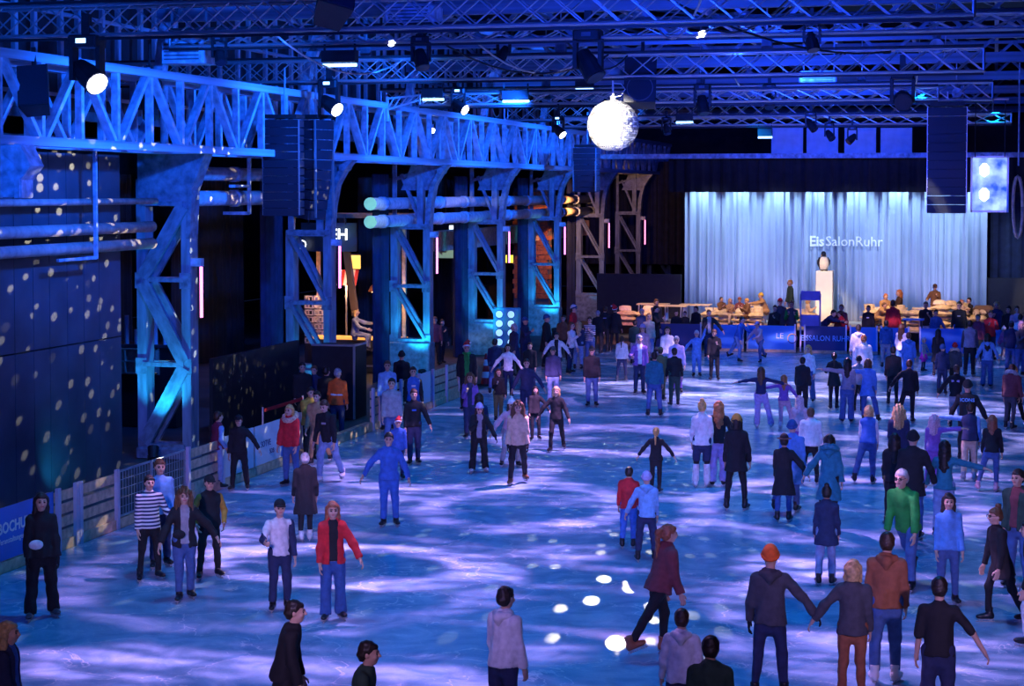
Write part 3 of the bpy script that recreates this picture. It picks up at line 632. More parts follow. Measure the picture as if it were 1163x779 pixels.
t = slats(by(424), by(434), 'short wooden gate board at the rink entrance', 2)
slats(by(434), by(478), 'slatted wooden board hidden behind the skaters near the third column', 3)
banner(by(478), by(492), M_WHITEB, 'small white banner board beside the far slatted board'); slats(by(492), by(524), 'far slatted wooden board beside the man in the santa hat', 3)
t = thing('tape_barrier', 'steel posts with red belt behind the rink entrance', 'barrier', (-16.6, 40.4, 0))
for y in (0, 2.6): MB().cyl((0, y, 0), (0, y, 1.0), .03, n=8).lathe([(.16, 0), (.16, .03), (.03, .05)], (0, y, 0), 12).build('post', M_ALU, t)
MB().box(-.01, .01, 0, 2.6, .88, .96).build('belt', M_RED, t)
bb = thing('booth', 'black booth with pale metal edging beside the rink entrance', 'booth', (-16.75, 46.4, 0))
MB().box(-.9, .3, 0, 1.0, 0, 1.95).build('body', M_BLACK, bb); MB().beam((.3, 0, 0), (.3, 0, 1.98), .05, .05).build('edge', M_ALU, bb); MB().beam((.3, 0, 1.97), (-.9, 0, 1.97), .05, .05).build('edge', M_ALU, bb); MB().beam((.3, 0, 1.97), (.3, 1.0, 1.97), .05, .05).build('edge', M_ALU, bb)
# traffic cone like red stand beside the far board
c_ = gz(552, 437); t = thing('warning_cone', 'red and white warning cone beside the far slatted board', 'cone', c_)
MB().box(-.22, .22, -.22, .22, 0, .04).build('base', M_BLACK, t)
for k in range(5): r0, r1 = .17 - .028 * k, .17 - .028 * (k + 1); MB().cyl((0, 0, .04 + .19 * k), (0, 0, .04 + .19 * (k + 1)), r0, r1, 14).build('band', M_RED if k % 2 == 0 else M_WHITE, t)
# eight lamp blinder below the fourth column
P_ = gz(548, 404); bl = thing('blinder_light', 'turquoise eight-lamp blinder box before the fourth column', 'stage light', (-17.05, COLY[3] - 1.6, 0))
CX_ = gx(533, 380, -17.3)
w_ = .95
MB().bev(-w_/2, w_/2, -.2, .2, .42, 1.85, .03).build('housing', mat('turquoise_paint', (.05, .55, .7), .5), bl)
for i in range(2):
    for j in range(4):
        x, z = -.22 + .44 * i, .62 + .335 * j
        MB().cyl((x, -.2, z), (x, -.26, z), .15, .16, 16).build('lamp_ring', mat('lamp_rim', (.03, .2, .5), .4), bl); MB().cyl((x, -.2, z), (x, -.275, z), .125, n=16).build('lamp', mat('lamp_face', (.35, .72, 1.0), emit=.75), bl)
for x in (-.3, .3): MB().box(x - .03, x + .03, -.03, .03, 0, .42).build('leg', M_ALU, bl)
for k_ in (2, 3, 4): light('foot_fill', 'SPOT', (XR + .3, COLY[k_] - 4.2, 2.6), (.02, .55, 1.0), 260, .06, (XR - .5, COLY[k_] - .5, 1.1), 34, .6)  # added unseen cyan spots brightening column feet and blinder housing
# ------------------------------------------------------------------ aisle behind the columns: drapes, bar, odds and ends
dr = ['beside the second column', 'beside the third column', 'beside the fourth column', 'beside the fifth column', 'beside the sixth column']
for i in range(5):
    o = pleat(COLY[i + 1] - 1.9, COLY[i + 1] - .35, -18.95, .02, 6.6, .07, .32, 'y', i).build('drape', M_DRAPE); tag(o, 'tall dark blue pleated drape ' + dr[i], 'drape', 'blue drapes between the columns')
for i in range(6):
    y = COLY[i] + .6; o = pleat(y, y + 6.2, -27 if i < 3 else -23.5, .02, 6.6, .05, .4, 'y', i + 20).build('drape', M_BDRAPE); tag(o, 'black backdrop drape at the back of the aisle behind the %s gap' % ['first', 'bar', 'exit sign', 'fourth', 'orange pier', 'last'][i], 'drape', 'black aisle backdrops')
# first gap: crate shelf on a black counter
t = thing('counter', 'black counter with a rack of pale tubes between the first two columns', 'counter', (-21.2, 44.0, 0))
MB().box(-1.6, .9, -.4, .4, 0, 2.05).build('body', M_BLACK, t); MB().box(-1.6, 1.0, -.45, .45, 2.05, 2.12).build('top', M_DARK, t)
for k in range(7):
    MB().cyl((-1.1 + k * .27, -.2, 2.12), (-1.1 + k * .27, -.2, 2.5 + .18 * (k % 3)), .06, n=8).build('tube', M_WHITE, t)
rk = MB().box(-1.35, .45, -.42, -.4, 1.35, 2.03).build('rack_back', M_WOOD, t)
for k in range(5):
    MB().box(-1.3 + k * .42, -1.27 + k * .42, -.57, -.42, 1.38, 2.03).build('divider', M_WOOD, rk)
for z in (0, .3, .62): MB().box(-1.3, .41, -.57, -.42, 1.38 + z, 1.41 + z).build('shelf', M_WOOD, rk)
# bar with sign, yellow-lit counter, crate stacks
bar = thing('bar_counter', 'bar counter with yellow-lit amber top behind the second column', 'bar', tuple(gz(400, 384, 1.15) * [1, 1, 0]))
M_AMBER = mat('lit_amber_top', (1.0, .42, .08), emit=.9)  # emission stands in for yellow light falling on the counter top
MB().box(-1.4, 1.6, .0, .7, 0, 1.1).build('body', M_DARK, bar); MB().box(-1.5, 1.7, -.05, .8, 1.1, 1.17).build('top', M_AMBER, bar); MB().box(-1.4, 1.6, -.02, 0, .2, .26).build('footrail', M_ALU, bar)
bx, byy = bar.location.x, bar.location.y
M_CRATE = mat('pale_crate', (.75, .66, .55), .6)
for k, px in enumerate((352.5, 363.5)):
    P_ = gy(px, 388, byy + 1.2); t = thing('crate_stack', 'tall stack of pale lattice crates behind the bar, ' + ('left one' if k == 0 else 'right one'), 'crates', (P_[0], byy + 1.2, P_[2] - .05), 0, 'crate stacks in the bar')
    MB().box(-.15, .15, -.15, .15, -t.location.z, 0).build('pedestal', M_DARK, t)
    for j in range(7):
        c_ = MB(); z = j * .24
        for a in (-.135, .135): c_.box(a - .02, a + .02, -.15, .15, z, z + .2)
        for zz in (z, z + .16): c_.box(-.15, .15, -.15, -.12, zz, zz + .045)
        c_.box(-.02, .02, -.15, -.12, z, z + .2); c_.build('crate', M_CRATE, t)
sg = thing('bar_sign', 'dark curved sign fascia with white letters above the bar', 'sign', tuple(gy(366, 270, byy - .6)))
W2 = 1.35
n_ = 10; vs = []; fs = []
for k in range(n_ + 1):
    x = -.75 + 1.95 * k / n_; y = -.35 * math.cos(PI * (k / n_ - .5))
    vs += [(x, y, -.45), (x, y, .5), (x, y + .06, -.45), (x, y + .06, .5)]
    if k: q = (k - 1) * 4; fs += [(q, q + 4, q + 5, q + 1), (q + 2, q + 3, q + 7, q + 6), (q + 1, q + 5, q + 7, q + 3), (q, q + 2, q + 6, q + 4)]
MB().add(vs, fs).build('fascia', mat('sign_dark', (.03, .05, .1), .5), sg)
text('lettering', 'EH', .52, (.42, -.42, -.05), (PI / 2, 0, 0), mat('sign_letters', (.9, .95, 1.0), emit=1.6), sg, .01, .01); text('lettering', 'D', .42, (-.72, -.22, -.36), (PI / 2, 0, math.radians(-20)), MATS['sign_letters'], sg, .01)
for k, (x, z) in enumerate(((-.9, 2.6), (.6, 2.7))):
    t = thing('pendant_lamp', 'small warm pendant lamp over the bar, ' + ('left one' if k == 0 else 'right one'), 'lamp', (bx + x, byy + .4, z), 0, 'pendant lamps over the bar')
    MB().lathe([(.03, .22), (.08, .18), (.16, .02), (.15, 0)], n=14).build('shade', M_BRICK, t); MB().lathe([(.01, -.04), (.06, .0), (.06, .06), (.02, .1)], n=10).build('bulb', mat('warm_bulb', (1.0, .55, .2), emit=6), t); MB().tube([(0, 0, .2), (0, 0, 5.22 - z)], .008).build('cord', M_BLACK, t)
cn = thing('bar_canopy', 'brown timber frame over the bar holding the sign and lamps', 'frame', (bx, byy, 0))
for x in (-1.9, 2.0):
    for y in (-.5, 1.9): MB().beam((x, y, 0), (x, y, 5.3), .12, .12).build('post', M_WOOD, cn)
for y in (-.5, .4, 1.9): MB().beam((-1.9, y, 5.25), (2.0, y, 5.25), .1, .14).build('cross_beam', M_WOOD, cn)
for x in (-.4, .9): MB().beam((0, 0, .45), (0, 0, 5.2 - sg.location.z), .03, .03).build('hanger', M_BLACK, sg, False, (x, -.2, 0))
light('bar_light', 'POINT', (bx + 1.3, byy - 1.3, 2.5), (1.0, .6, .3), 70, .15); light('bar_light', 'POINT', (bx - 1.0, byy + .6, 2.7), (1.0, .5, .25), 60, .15)
P_ = gy(414, 300, byy + 2); t = thing('wall_lantern', 'yellow lit lantern behind the bar', 'lamp', tuple(gy(404, 298, byy + 2.2)))
MB().box(-.16, .16, -.05, .05, -.22, .25).build('panel', mat('lantern', (1.0, .6, .12), emit=1.2), t); MB().box(-.18, .18, -.04, .06, .25, .3).build('cap', M_BLACK, t)
P_ = gy(393, 316, byy + 1.6); t = thing('striped_sign', 'red and white striped warning sign behind the bar', 'sign', tuple(P_)); MB().box(-.03, .03, .01, .05, -P_[2], .2).build('post', M_ALU, t)
for k in range(6): MB().plate([(-.35 + k * .12, -.25), (-.23 + k * .12, -.25), (-.13 + k * .12, .3), (-.25 + k * .12, .3)], -.01, .01).build('stripe', M_RED if k % 2 else M_WHITE, t)
for u0, v0, u1, v1 in ((388, 245, 403, 352),):
    a = gy(u0, v0, byy - .4); c_ = gy(u1, v1, byy - .4); o = MB().beam((0, 0, 0), Vector(c_ - a), .2, .2)  .build('timber_post', mat('dark_timber', (.16, .09, .05), .7), None, False, tuple(a)); tag(o, 'leaning timber post beside the bar sign', 'post')
# exit sign and yellow box
for (u, v, w2, h2, Y, m_, lab, nm) in ((506, 285, .42, .3, 68, mat('exit_sign_face', (.35, .55, .4), emit=.35), 'green exit sign with white arrow in the aisle', 'exit_sign'), (578, 294, .2, .18, 76, mat('yellow_box', (1.0, .75, .05), emit=1.2), 'small yellow lit box in the aisle', 'lit_box')):
    P_ = gy(u, v, Y); t = thing(nm, lab, 'sign', tuple(P_)); MB().box(-w2, w2, 0, .06, -h2, h2).build('box', M_DARK, t); MB().box(-w2 * .93, w2 * .93, -.015, 0, -h2 * .9, h2 * .9).build('face', m_, t)
    if nm == 'exit_sign': MB().plate([(-.3, 0), (-.12, .17), (-.12, .06), (.05, .06), (.05, -.06), (-.12, -.06), (-.12, -.17)], -.03, -.016).build('arrow', M_WHITE, t)
    MB().box(-.02, .02, .02, .04, h2, 6.6 - P_[2]).build('hanger', M_BLACK, t)
for (u, v0, v1, Y, lab) in ((513, 256, 280, 70, 'white vertical tube lamp in the aisle, left of two'), (530, 262, 274, 72, 'white vertical tube lamp in the aisle, right of two'), (690, 333, 352, 80, 'pale upright panel lamp below the sixth column')):
    a = gy(u, v1, Y); c_ = gy(u, v0, Y); t = thing('tube_lamp', lab, 'lamp', tuple(a)); MB().box(-.09, .09, -.04, .04, 0, c_[2] - a[2]).build('tube', mat('white_tube', (.75, .85, 1.0), emit=1.5), t); MB().box(-.11, .11, .04, .08, -.05, c_[2] - a[2] + .05).build('back', M_BLACK, t); MB().box(-.03, .03, .03, .07, -a[2] - .03, 0).build('stand', M_BLACK, t)
# orange brick pier and rusty beams of the far aisle
bp_ = thing('brick_pier', 'orange lit brick pier behind the sixth column', 'pier', (-20.3, COLY[4] + 6.2, 0)); 
for j in range(22):
    for k in range(3):
        o_ = .18 if j % 2 else 0
        MB().box(-.8 + k * .55 - o_ * .5, -.8 + k * .55 + .52 - o_ * .5, -.25, .25, 1.2 + j * .22, 1.2 + j * .22 + .2).build('brick', M_BRICK, bp_)
MB().box(-.85, .8, -.2, .3, 0, 6.2).build('core', M_CONC, bp_)
light('aisle_warm', 'SPOT', (-17.3, COLY[5] - 4.6, 5.6), (1.0, .42, .12), 620, .1, (-19.6, COLY[5] - 2.5, 4.2), 110, .8)
light('aisle_warm', 'SPOT', (-17.2, COLY[6] - 5, 5.9), (1.0, .42, .15), 230, .1, (-18, COLY[6] + 3, 5.5), 110, .8)
light('aisle_pink', 'POINT', (-21.5, 45.5, 5.5), (1.0, .35, .4), 9, .1)
o = MB().box(-.05, .05, 0, 5.6, 0, 2.12).build('black_screen_wall', M_BLACK, None, False, (-17.9, 40.4, 0)); tag(o, 'low black screen wall between the first two columns', 'screen wall')
light('aisle_floor_glow', 'SPOT', (-20.5, 62, 5.5), (1.0, .5, .35), 260, .1, (-20.5, 63.5, 0), 80, .7)
rb = tag(MB().beam((-20.2, 66, 4.2), (-20.2, 92, 4.2), .5, .75).build('gallery_edge_beam', M_WOOD), 'rusty brown gallery edge beam in the far aisle', 'beam')

rn = random.Random(11); lab_ = ('nearest the camera', 'between the first trusses', 'over the mirror ball', 'behind the mirror ball', 'over the right array', 'over the middle of the rink', 'over the left array', 'towards the stage', 'near the roof ties', 'by the columns', 'at the right side', 'at the far end')
for k in range(12):
    x0 = -17 + 1.4 * k + rn.uniform(-.5, .5); y0 = rn.choice((30, 36.5, 44, 51, 58)); y1 = y0 + rn.choice((7, 14)); z0 = 9.3; sag = rn.uniform(.2, .7)
    pts = [(0, (y1 - y0) * j / 10, -sag * 4 * (j / 10) * (1 - j / 10)) for j in range(11)]
    o = MB().tube(pts, .022, 5).build('cable', M_ALU if k % 2 else M_BLACK, None, False, (x0, y0, z0)); o.rotation_euler = (0, 0, rn.uniform(-.4, .4)); tag(o, 'draped lighting cable ' + lab_[k], 'cable', 'cables between the trusses')
for k in range(14):
    x0 = -16.5 + 1.25 * k; Y = (30, 44, 58, 70)[k % 4]
    if x0 > -.4: continue
    o = MB().tube([(0, 0, 0), (0, 0, 2.3)], .02, 6).build('drop_chain', M_ALU, None, False, (x0, Y, 9.33)); MB().box(-.12, .12, -.1, .1, .1, .42).build('hoist_body', M_STEELD, o); tag(o, 'thin suspension chain with hoist on the %s truss, %s' % (('front', 'mirror ball', 'line array', 'far')[k % 4], ('left part', 'left of the middle', 'right part', 'right end')[k // 4]), 'chain', 'truss suspension chains')
for (u, v, Y, w_, h_, lb) in ((215, 60, 37, 1.0, .5, 'blue lit ventilation box above the girder, left one'), (470, 18, 38, 1.1, .45, 'blue lit ventilation box high at the top, left of the middle'), (930, 90, 60, 1.2, .5, 'small pale box beside the far trusses')):
    p_ = gy(u, v, Y); t = thing('ventilation_box', lb, 'duct', tuple(p_)); MB().bev(-w_/2, w_/2, -.4, .4, -h_/2, h_/2, .05).build('casing', M_STEEL, t)
    for j in range(5): MB().box(-w_*.4, w_*.4, -.42, -.4, -h_*.35 + j*h_*.16, -h_*.35 + j*h_*.16 + .03).build('louvre', M_STEELD, t)
    for x in (-w_*.4, w_*.4): MB().box(x - .02, x + .02, -.02, .02, h_/2, 11.6 - p_[2]).build('hanger', M_STEELD, t)
# ------------------------------------------------------------------ stage
SZ = .65; SY = 72.2
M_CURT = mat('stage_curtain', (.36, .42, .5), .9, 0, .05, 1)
st = struct(MB().box(-13.6, 6, SY, 79.5, 0, SZ).build('floor_stage', M_DARK), 'low stage at the end of the rink')
MB().box(-13.6, 6, SY - .02, SY, .02, SZ - .02).build('skirting', M_BDRAPE, st); MB().box(-13.6, 6, SY, 77.6, SZ, SZ + .02).build('deck_boards', mat('deck', (.3, .27, .25), .6), st)
cur = thing('stage_curtain', 'wide pale blue pleated curtain behind the stage', 'curtain', (0, 78, 0))
X0, X1 = gy(778, 218, 78)[0], gy(1120, 218, 78)[0]
n_ = 6
for k in range(n_):
    a = X0 + (X1 - X0) * k / n_; c_ = X0 + (X1 - X0) * (k + 1) / n_ + .06
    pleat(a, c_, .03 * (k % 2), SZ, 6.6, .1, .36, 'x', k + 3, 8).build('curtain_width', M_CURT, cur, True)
lp_ = gy(919, 279, 77.75); lg = bpy.data.objects.new('projected_logo', None); COL.objects.link(lg); lg.parent = cur; lg.location = (lp_[0], -.26, lp_[2])
M_LET = mat('projected_letter_white', (.95, .97, 1.0), .8)  # projected logo: its light is painted as white letter meshes
eo = text('lettering', 'Eis', .58, (0, 0, 0), (PI / 2, 0, 0), M_LET, lg, .004, .016); so = text('lettering', 'SalonRuhr', .58, (0, 0, 0), (PI / 2, 0, 0), M_LET, lg, .004, 0)  # letter meshes standing in for the projected logo light
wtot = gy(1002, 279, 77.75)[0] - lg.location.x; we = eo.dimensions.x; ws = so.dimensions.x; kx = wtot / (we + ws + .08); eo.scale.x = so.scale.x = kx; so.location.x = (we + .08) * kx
o = pleat(-13.3, 7, 77.2, 6.02, 7.5, .05, .5, 'x', 40).build('valance', M_BDRAPE); tag(o, 'black valance hanging above the stage curtain', 'drape')
o = pleat(-21, -12.8, 96, 2.2, 7.6, .06, .4, 'x', 41).build('drape', M_DRAPE); tag(o, 'dark blue drape far behind, left of the stage curtain', 'drape')
o = pleat(-.3, 8, 79, 2.4, 6.6, .06, .5, 'x', 42).build('drape', M_DRAPE); tag(o, 'dark blue drape right of the stage curtain', 'drape')
o = MB().box(-16.4, -12.78, 77.2, 77.4, 0, 2.55).build('black_screen_wall', M_BLACK); tag(o, 'low black screen wall left of the stage curtain', 'screen wall')
o = MB().box(-.3, 8, 78.4, 78.6, SZ, 2.5).build('black_screen_wall', M_BLACK); tag(o, 'low black screen wall right of the stage curtain', 'screen wall')
o = MB().box(gy(683, 178, 77)[0], 9, 76.9, 77.2, 7.42, 7.62).build('stage_beam', M_STEEL); tag(o, 'long horizontal steel beam above the stage', 'beam')
for k in range(4):
    u0 = (876, 916, 959, 1000)[k]; a = gy(u0, 173, 77.02); a[2] = 7.62; c_ = gy(u0 + 36, 145, 77.02)
    o = MB().box(0, c_[0] - a[0], 0, .08, 0, c_[2] - a[2]).build('acoustic_panel', mat('panel_white', (.6, .62, .68), .7), None, False, tuple(a)); tag(o, 'pale square acoustic panel above the stage, %s of four' % ('leftmost', 'second from left', 'third from left', 'rightmost')[k], 'panel', 'acoustic panels above the stage')
    for x in (.1, c_[0] - a[0] - .1): MB().box(x - .03, x + .03, .08, .12, 0, c_[2] - a[2]).build('brace', M_STEELD, o)
# plinth with penguin
M_PLINTH = mat('plinth_white', (.85, .82, .78), .6, 0, .03)
px0 = gy(926.5, 330, 75.6)[0]; px1 = gy(945.5, 330, 75.6)[0]; pt = gy(930, 308, 75.6)[2]; xc = (px0 + px1) / 2
pl = thing('plinth', 'tall white plinth on the stage under the penguin', 'plinth', (xc, 75.95, SZ + .02)); w_ = (px1 - px0) / 2
MB().bev(-w_, w_, -.35, .35, 0, pt - SZ - .02, .008).build('body', M_PLINTH, pl); MB().box(-w_ * .96, w_ * .96, -.33, .33, pt - SZ - .021, pt - SZ - .012).build('top', M_PLINTH, pl)
pg = thing('penguin_figure', 'penguin figure standing on the white plinth', 'figure', (xc - .06, 75.9, pt), math.radians(20))
M_PBLK = mat('penguin_black', (.02, .02, .025), .6); M_PWH = mat('penguin_white', (.85, .78, .65), .7); M_PYEL = mat('penguin_yellow', (.9, .5, .08), .6)
MB().lathe([(.1,.02),(.17,.06),(.2,.2),(.21,.32),(.18,.48),(.12,.58),(.095,.63),(.1,.69),(.085,.76),(.04,.8),(.005,.81)], n=20).build('body', M_PBLK, pg, True)
vs = []; fs = []
prof = [(.1,.03),(.175,.07),(.206,.2),(.216,.32),(.186,.48),(.126,.58)]
for i, (r_, z) in enumerate(prof):
    for k in range(9): a = -PI/2 + (k - 4) * .27; vs.append((r_ * 1.02 * math.cos(a), r_ * 1.02 * math.sin(a), z))
    if i: fs += [((i-1)*9+k, (i-1)*9+k+1, i*9+k+1, i*9+k) for k in range(8)]
MB().add(vs, fs).build('belly', M_PWH, pg, True)
for s in (-1, 1):
    MB().tube([(s*.17, 0, .55), (s*.23, -.02, .42), (s*.235, -.01, .3), (s*.2, .0, .18)], [.035, .045, .04, .015], 8).build('flipper', M_PBLK, pg, True)
    MB().tube([(s*.08, -.02, .03), (s*.09, -.14, .02), (s*.1, -.22, .012)], [.04, .045, .02], 8).build('foot', M_PBLK, pg, True); MB().tube([(s*.085, -.02, .66), (s*.09, -.03, .6)], [.025, .02], 6).build('neck_patch', M_PYEL, pg, True)
MB().tube([(0, -.07, .71), (0, -.14, .7), (0, -.19, .68)], [.028, .018, .004], 8).build('beak', M_PBLK, pg, True)
MB().tube([(0, .14, .1), (0, .22, .02)], [.05, .01], 6).build('tail', M_PBLK, pg, True)
# ------------------------------------------------------------------ lounge furniture on the stage
M_HAY = mat('straw_cushion', (.62, .5, .34), .9, 0, .3, 9, .5); M_FLEECE = mat('fleece_throw', (.7, .62, .52), .95, 0, .15, 12, .6); M_BEECH = mat('beech_top', (.75, .6, .42), .5, 0, .15, 4)
def cushion(w, d, h, name, par, loc, rz=0, m_=None):
    mm = MB(); n = 8
    for sgn in (1,):
        vs = []; fs = []
        for j in range(n + 1):
            for i in range(n + 1):
                a, c_ = i/n*2 - 1, j/n*2 - 1; t_ = (1 - abs(a)**4) * (1 - abs(c_)**4)
                vs.append((a*w/2, c_*d/2, h*(.5 + .5*t_)))
        for j in range(n + 1):
            for i in range(n + 1):
                a, c_ = i/n*2 - 1, j/n*2 - 1; t_ = (1 - abs(a)**4) * (1 - abs(c_)**4); vs.append((a*w/2, c_*d/2, h*(.5 - .5*t_)))
        N = (n+1)**2
        for j in range(n):
            for i in range(n):
                q = j*(n+1)+i; fs += [(q,q+1,q+n+2,q+n+1), (N+q+n+1,N+q+n+2,N+q+1,N+q)]
        mm.add(vs, fs)
    o = mm.build(name, m_ or M_HAY, par, True, loc); o.rotation_euler = (0, 0, rz); return o
def sofa(u, v, y, label, rows=3, w=1.5, rz=0):
    x = gy(u, v, y)[0]; t = thing('cushion_sofa', label, 'sofa', (x, y, SZ + .02), rz, 'straw coloured cushion seats on the stage')
    MB().box(-w/2, w/2, -.4, .4, 0, .12).build('pallet', M_WOOD, t)
    for k in range(rows):
        for j in range(2): cushion(w/2 + .04, .85, .24, 'cushion', t, ((-.25 + .5*j) * w, random.uniform(-.12, .12), .12 + k * .2), random.uniform(-.35, .35))
    for j in range(3):
        if random.random() < .3: continue
        o = cushion(w/3 + random.uniform(-.08, .06), random.uniform(.3, .45), .2, 'back_cushion', t, ((-.33 + .33*j) * w, .25 + random.uniform(-.1, .1), .1 + rows * .2 + random.uniform(-.08, .08)), random.uniform(-.6, .6), M_HAY if random.random() < .6 else M_FLEECE); o.rotation_euler[0] = random.uniform(.1, 1.1)
for i, (u, v, y, r_, w_, lab) in enumerate(((815, 355, 74.2, 2, 1.15, 'straw coloured cushion sofa at the left end of the stage'), (850, 355, 74.0, 2, 1.15, 'straw cushion sofa beside the yellow-capped sitter'), (905, 352, 74.4, 2, 1.6, 'straw cushion sofa behind the green jacket'),
        (999, 350, 73.9, 3, 1.25, 'high straw cushion pile left of the red coat'), (1032, 352, 73.7, 3, .95, 'straw cushion pile right of the red coat'), (1080, 348, 74.0, 4, 1.35, 'largest straw cushion pile at the right of the stage'), (1109, 352, 74.2, 2, .7, 'straw cushion pile at the right end of the stage'), (722, 352, 73.4, 2, 1.5, 'reddish lit cushion sofa left of the stage'))):
    sofa(u, v, y, lab, r_, w_)
def table(u, y, label, h=.75, w=1.3):
    x = gy(u, 345, y)[0]; t = thing('bar_table', label, 'table', (x, y, SZ + .02), 0, 'pale tables on the stage')
    MB().bev(-w/2, w/2, -.35, .35, h - .05, h, .01).build('table_top', M_BEECH, t)
    for a in (-1, 1):
        for c_ in (-1, 1): MB().beam((a*w*.44, c_*.3, 0), (a*w*.42, c_*.28, h - .05), .05, .05).build('leg', M_ALU, t)
for u, y, lab in ((763, 74.5, 'pale table at the far left of the stage'), (790, 75.4, 'second pale table from the left on the stage'), (742, 75.4, 'reddish pale table left of the stage, near the crowd'), (853, 75.6, 'white table before the yellow-capped sitter'), (1012, 75.2, 'pale table behind the red coat'), (1055, 75.3, 'pale table at the standing man with brown shirt')): table(u, y, lab)
mo = thing('round_speaker', 'brown rounded monitor box at the right end of the stage', 'loudspeaker', (gy(1117, 350, 75.8)[0], 75.8, SZ + .02))
MB().bev(-.42, .42, -.3, .3, 0, .85, .12).build('cabinet', mat('brown_box', (.2, .12, .07), .6), mo); MB().cyl((0, -.3, .45), (0, -.33, .45), .22, n=18).build('cone', M_BLACK, mo)
# ------------------------------------------------------------------ banner barrier at the far end of the rink
FY = 69.85
def fbanner(u0, u1, m_, label):
    a, c_ = gy(u0, 390, FY)[0], gy(u1, 390, FY)[0]; t = thing('banner_board', label, 'rink board', (a, FY, 0), 0, 'far rink boards with banners'); L = c_ - a - .04
    MB().box(0, L, 0, .06, .05, 1.0).build('backing', M_DARK, t); MB().box(.02, L - .02, -.02, 0, .1, 1.0).build('banner', m_, t); MB().box(0, L, -.04, .06, 0, .1).build('kick_board', M_WOOD, t)
    for x in (.03, L - .03): MB().box(x - .03, x + .03, -.03, .09, 0, 1.06).build('post', M_ALU, t)
    return t, L
M_LBLUE = mat('banner_light_blue', (.05, .25, .75), .5, 0, .05, 2)
fbanner(800, 846, M_LBLUE, 'light blue banner board behind the running blue jacket')
t, L = fbanner(848, 905, M_LBLUE, 'light blue banner board with ring logo')
text('lettering', 'LE', .3, (1.1, -.03, .52), (PI/2, 0, 0), M_WHITE, t, .003)
for k in range(24):
    a = 2*PI*k/24; c2 = 2*PI*(k+1)/24; m_ = mat('logo_yellow', (.8, .5, .1), .5) if 2 < k < 14 else M_NAVY
    MB().beam((1.72 + .17*math.cos(a), -.03, .53 + .17*math.sin(a)), (1.72 + .17*math.cos(c2), -.03, .53 + .17*math.sin(c2)), .03, .09, (0, 1, 0)).build('logo_segment', m_, t)
t, L = fbanner(913, 963, M_NAVY, 'navy banner board lettered EISSALON RUHR')
text('lettering', 'EISSALON RUHR', .29, (L/2, -.03, .46), (PI/2, 0, 0), mat('letter_blue', (.25, .5, .95), .5), t, .003, .004, 'CENTER', .86)
fbanner(965, 998, M_LBLUE, 'blue banner board behind the white hoodies'); fbanner(1000, 1034, M_BLUEB, 'blue banner board behind the dark blue jacket'); fbanner(1044, 1112, M_BLUEB, 'wide blue banner board under the man in black t-shirt'); fbanner(1114, 1170, M_BLUEB, 'blue banner board at the right edge of the far end'); fbanner(742, 798, M_NAVY, 'navy banner board behind the far left crowd')
t = thing('rink_gate', 'purple portal frame at the gap between the far banners', 'gate', (gy(909, 390, 70.2)[0], 70.25, 0)); w_ = gy(931, 390, 70.2)[0] - gy(909, 390, 70.2)[0]
for x in (0, w_): MB().box(x - .03, x + .03, -.03, .03, 0, 2.2).build('post', M_POST, t)
MB().box(0, w_, -.03, .03, 1.95, 2.3).build('header', mat('lilac_board', (.3, .22, .6), .6), t); MB().box(0, w_, -.03, .03, .95, 1.4).build('lower_board', MATS['lilac_board'], t)
t = thing('lectern_table', 'small blue topped stand at the barrier before the stage', 'stand', (gy(1037, 380, 70.6)[0], 70.6, 0))
MB().box(-.4, .4, -.25, .25, 1.25, 1.3).build('top', M_LBLUE, t)
for x in (-.3, .3): MB().box(x - .04, x + .04, -.2, .2, 0, 1.25).build('leg', M_BLACK, t)
# screen lantern right of the line array, hanging loop
a = gy(1103, 240, 58.4); c_ = gy(1145, 178, 58.4); t = thing('hanging_screen', 'bright cloudy blue-white hanging screen right of the line array', 'screen', tuple(a)); W_, H_ = c_[0] - a[0], c_[2] - a[2]
m = bpy.data.materials.new('cloudy_screen'); m.use_nodes = True; b = NB(m.node_tree); p = b.n['Principled BSDF']
tc = b.node('ShaderNodeTexCoord'); nz = b.node('ShaderNodeTexNoise'); nz.inputs['Scale'].default_value = 2.2; nz.inputs['Detail'].default_value = 4; b.l.new(tc.outputs['Object'], nz.inputs['Vector'])
r = b.node('ShaderNodeValToRGB'); b.l.new(nz.outputs[0], r.inputs[0]); r.color_ramp.elements[0].position = .35; r.color_ramp.elements[0].color = (.01, .08, .6, 1); r.color_ramp.elements[1].position = .68; r.color_ramp.elements[1].color = (.5, .75, 1, 1)
b.l.new(r.outputs[0], p.inputs['Emission Color']); p.inputs['Emission Strength'].default_value = .9; p.inputs['Base Color'].default_value = (.1, .1, .15, 1)
MB().box(0, W_, -.02, .02, 0, H_).build('screen', m, t); 
for x in (0, W_): MB().box(x - .03, x + .03, -.04, .04, -.03, H_ + .03).build('frame_bar', M_ALU, t)
for z in (0, H_): MB().box(0, W_, -.04, .04, z - .03, z + .03).build('frame_bar', M_ALU, t)
for z in (.5, 1.25): MB().lathe([(.02, -.2), (.14, -.1), (.15, .1), (.05, .22)], (.38, -.15, z), 14).build('lamp_glass', mat('lamp_glass_on', (.7, .88, 1.0), emit=2.5), t, True)
MB().beam((-.9, -.2, 8.86 - a[2]), (W_, -.1, 8.86 - a[2]), .05, .05).build('arm', M_ALU, t)
for x in (.1, W_ - .1): MB().tube([(x, -.1, H_), (x, -.1, 8.86 - a[2])], .015).build('cable', M_BLACK, t)
pts = [gy(1156 + 5.5 * math.cos(q), 205 + 70 * (1 + math.sin(q)) / 2 - 5, 56) for q in [2*PI*k/20 for k in range(21)]]; ctr = sum(pts) / 21
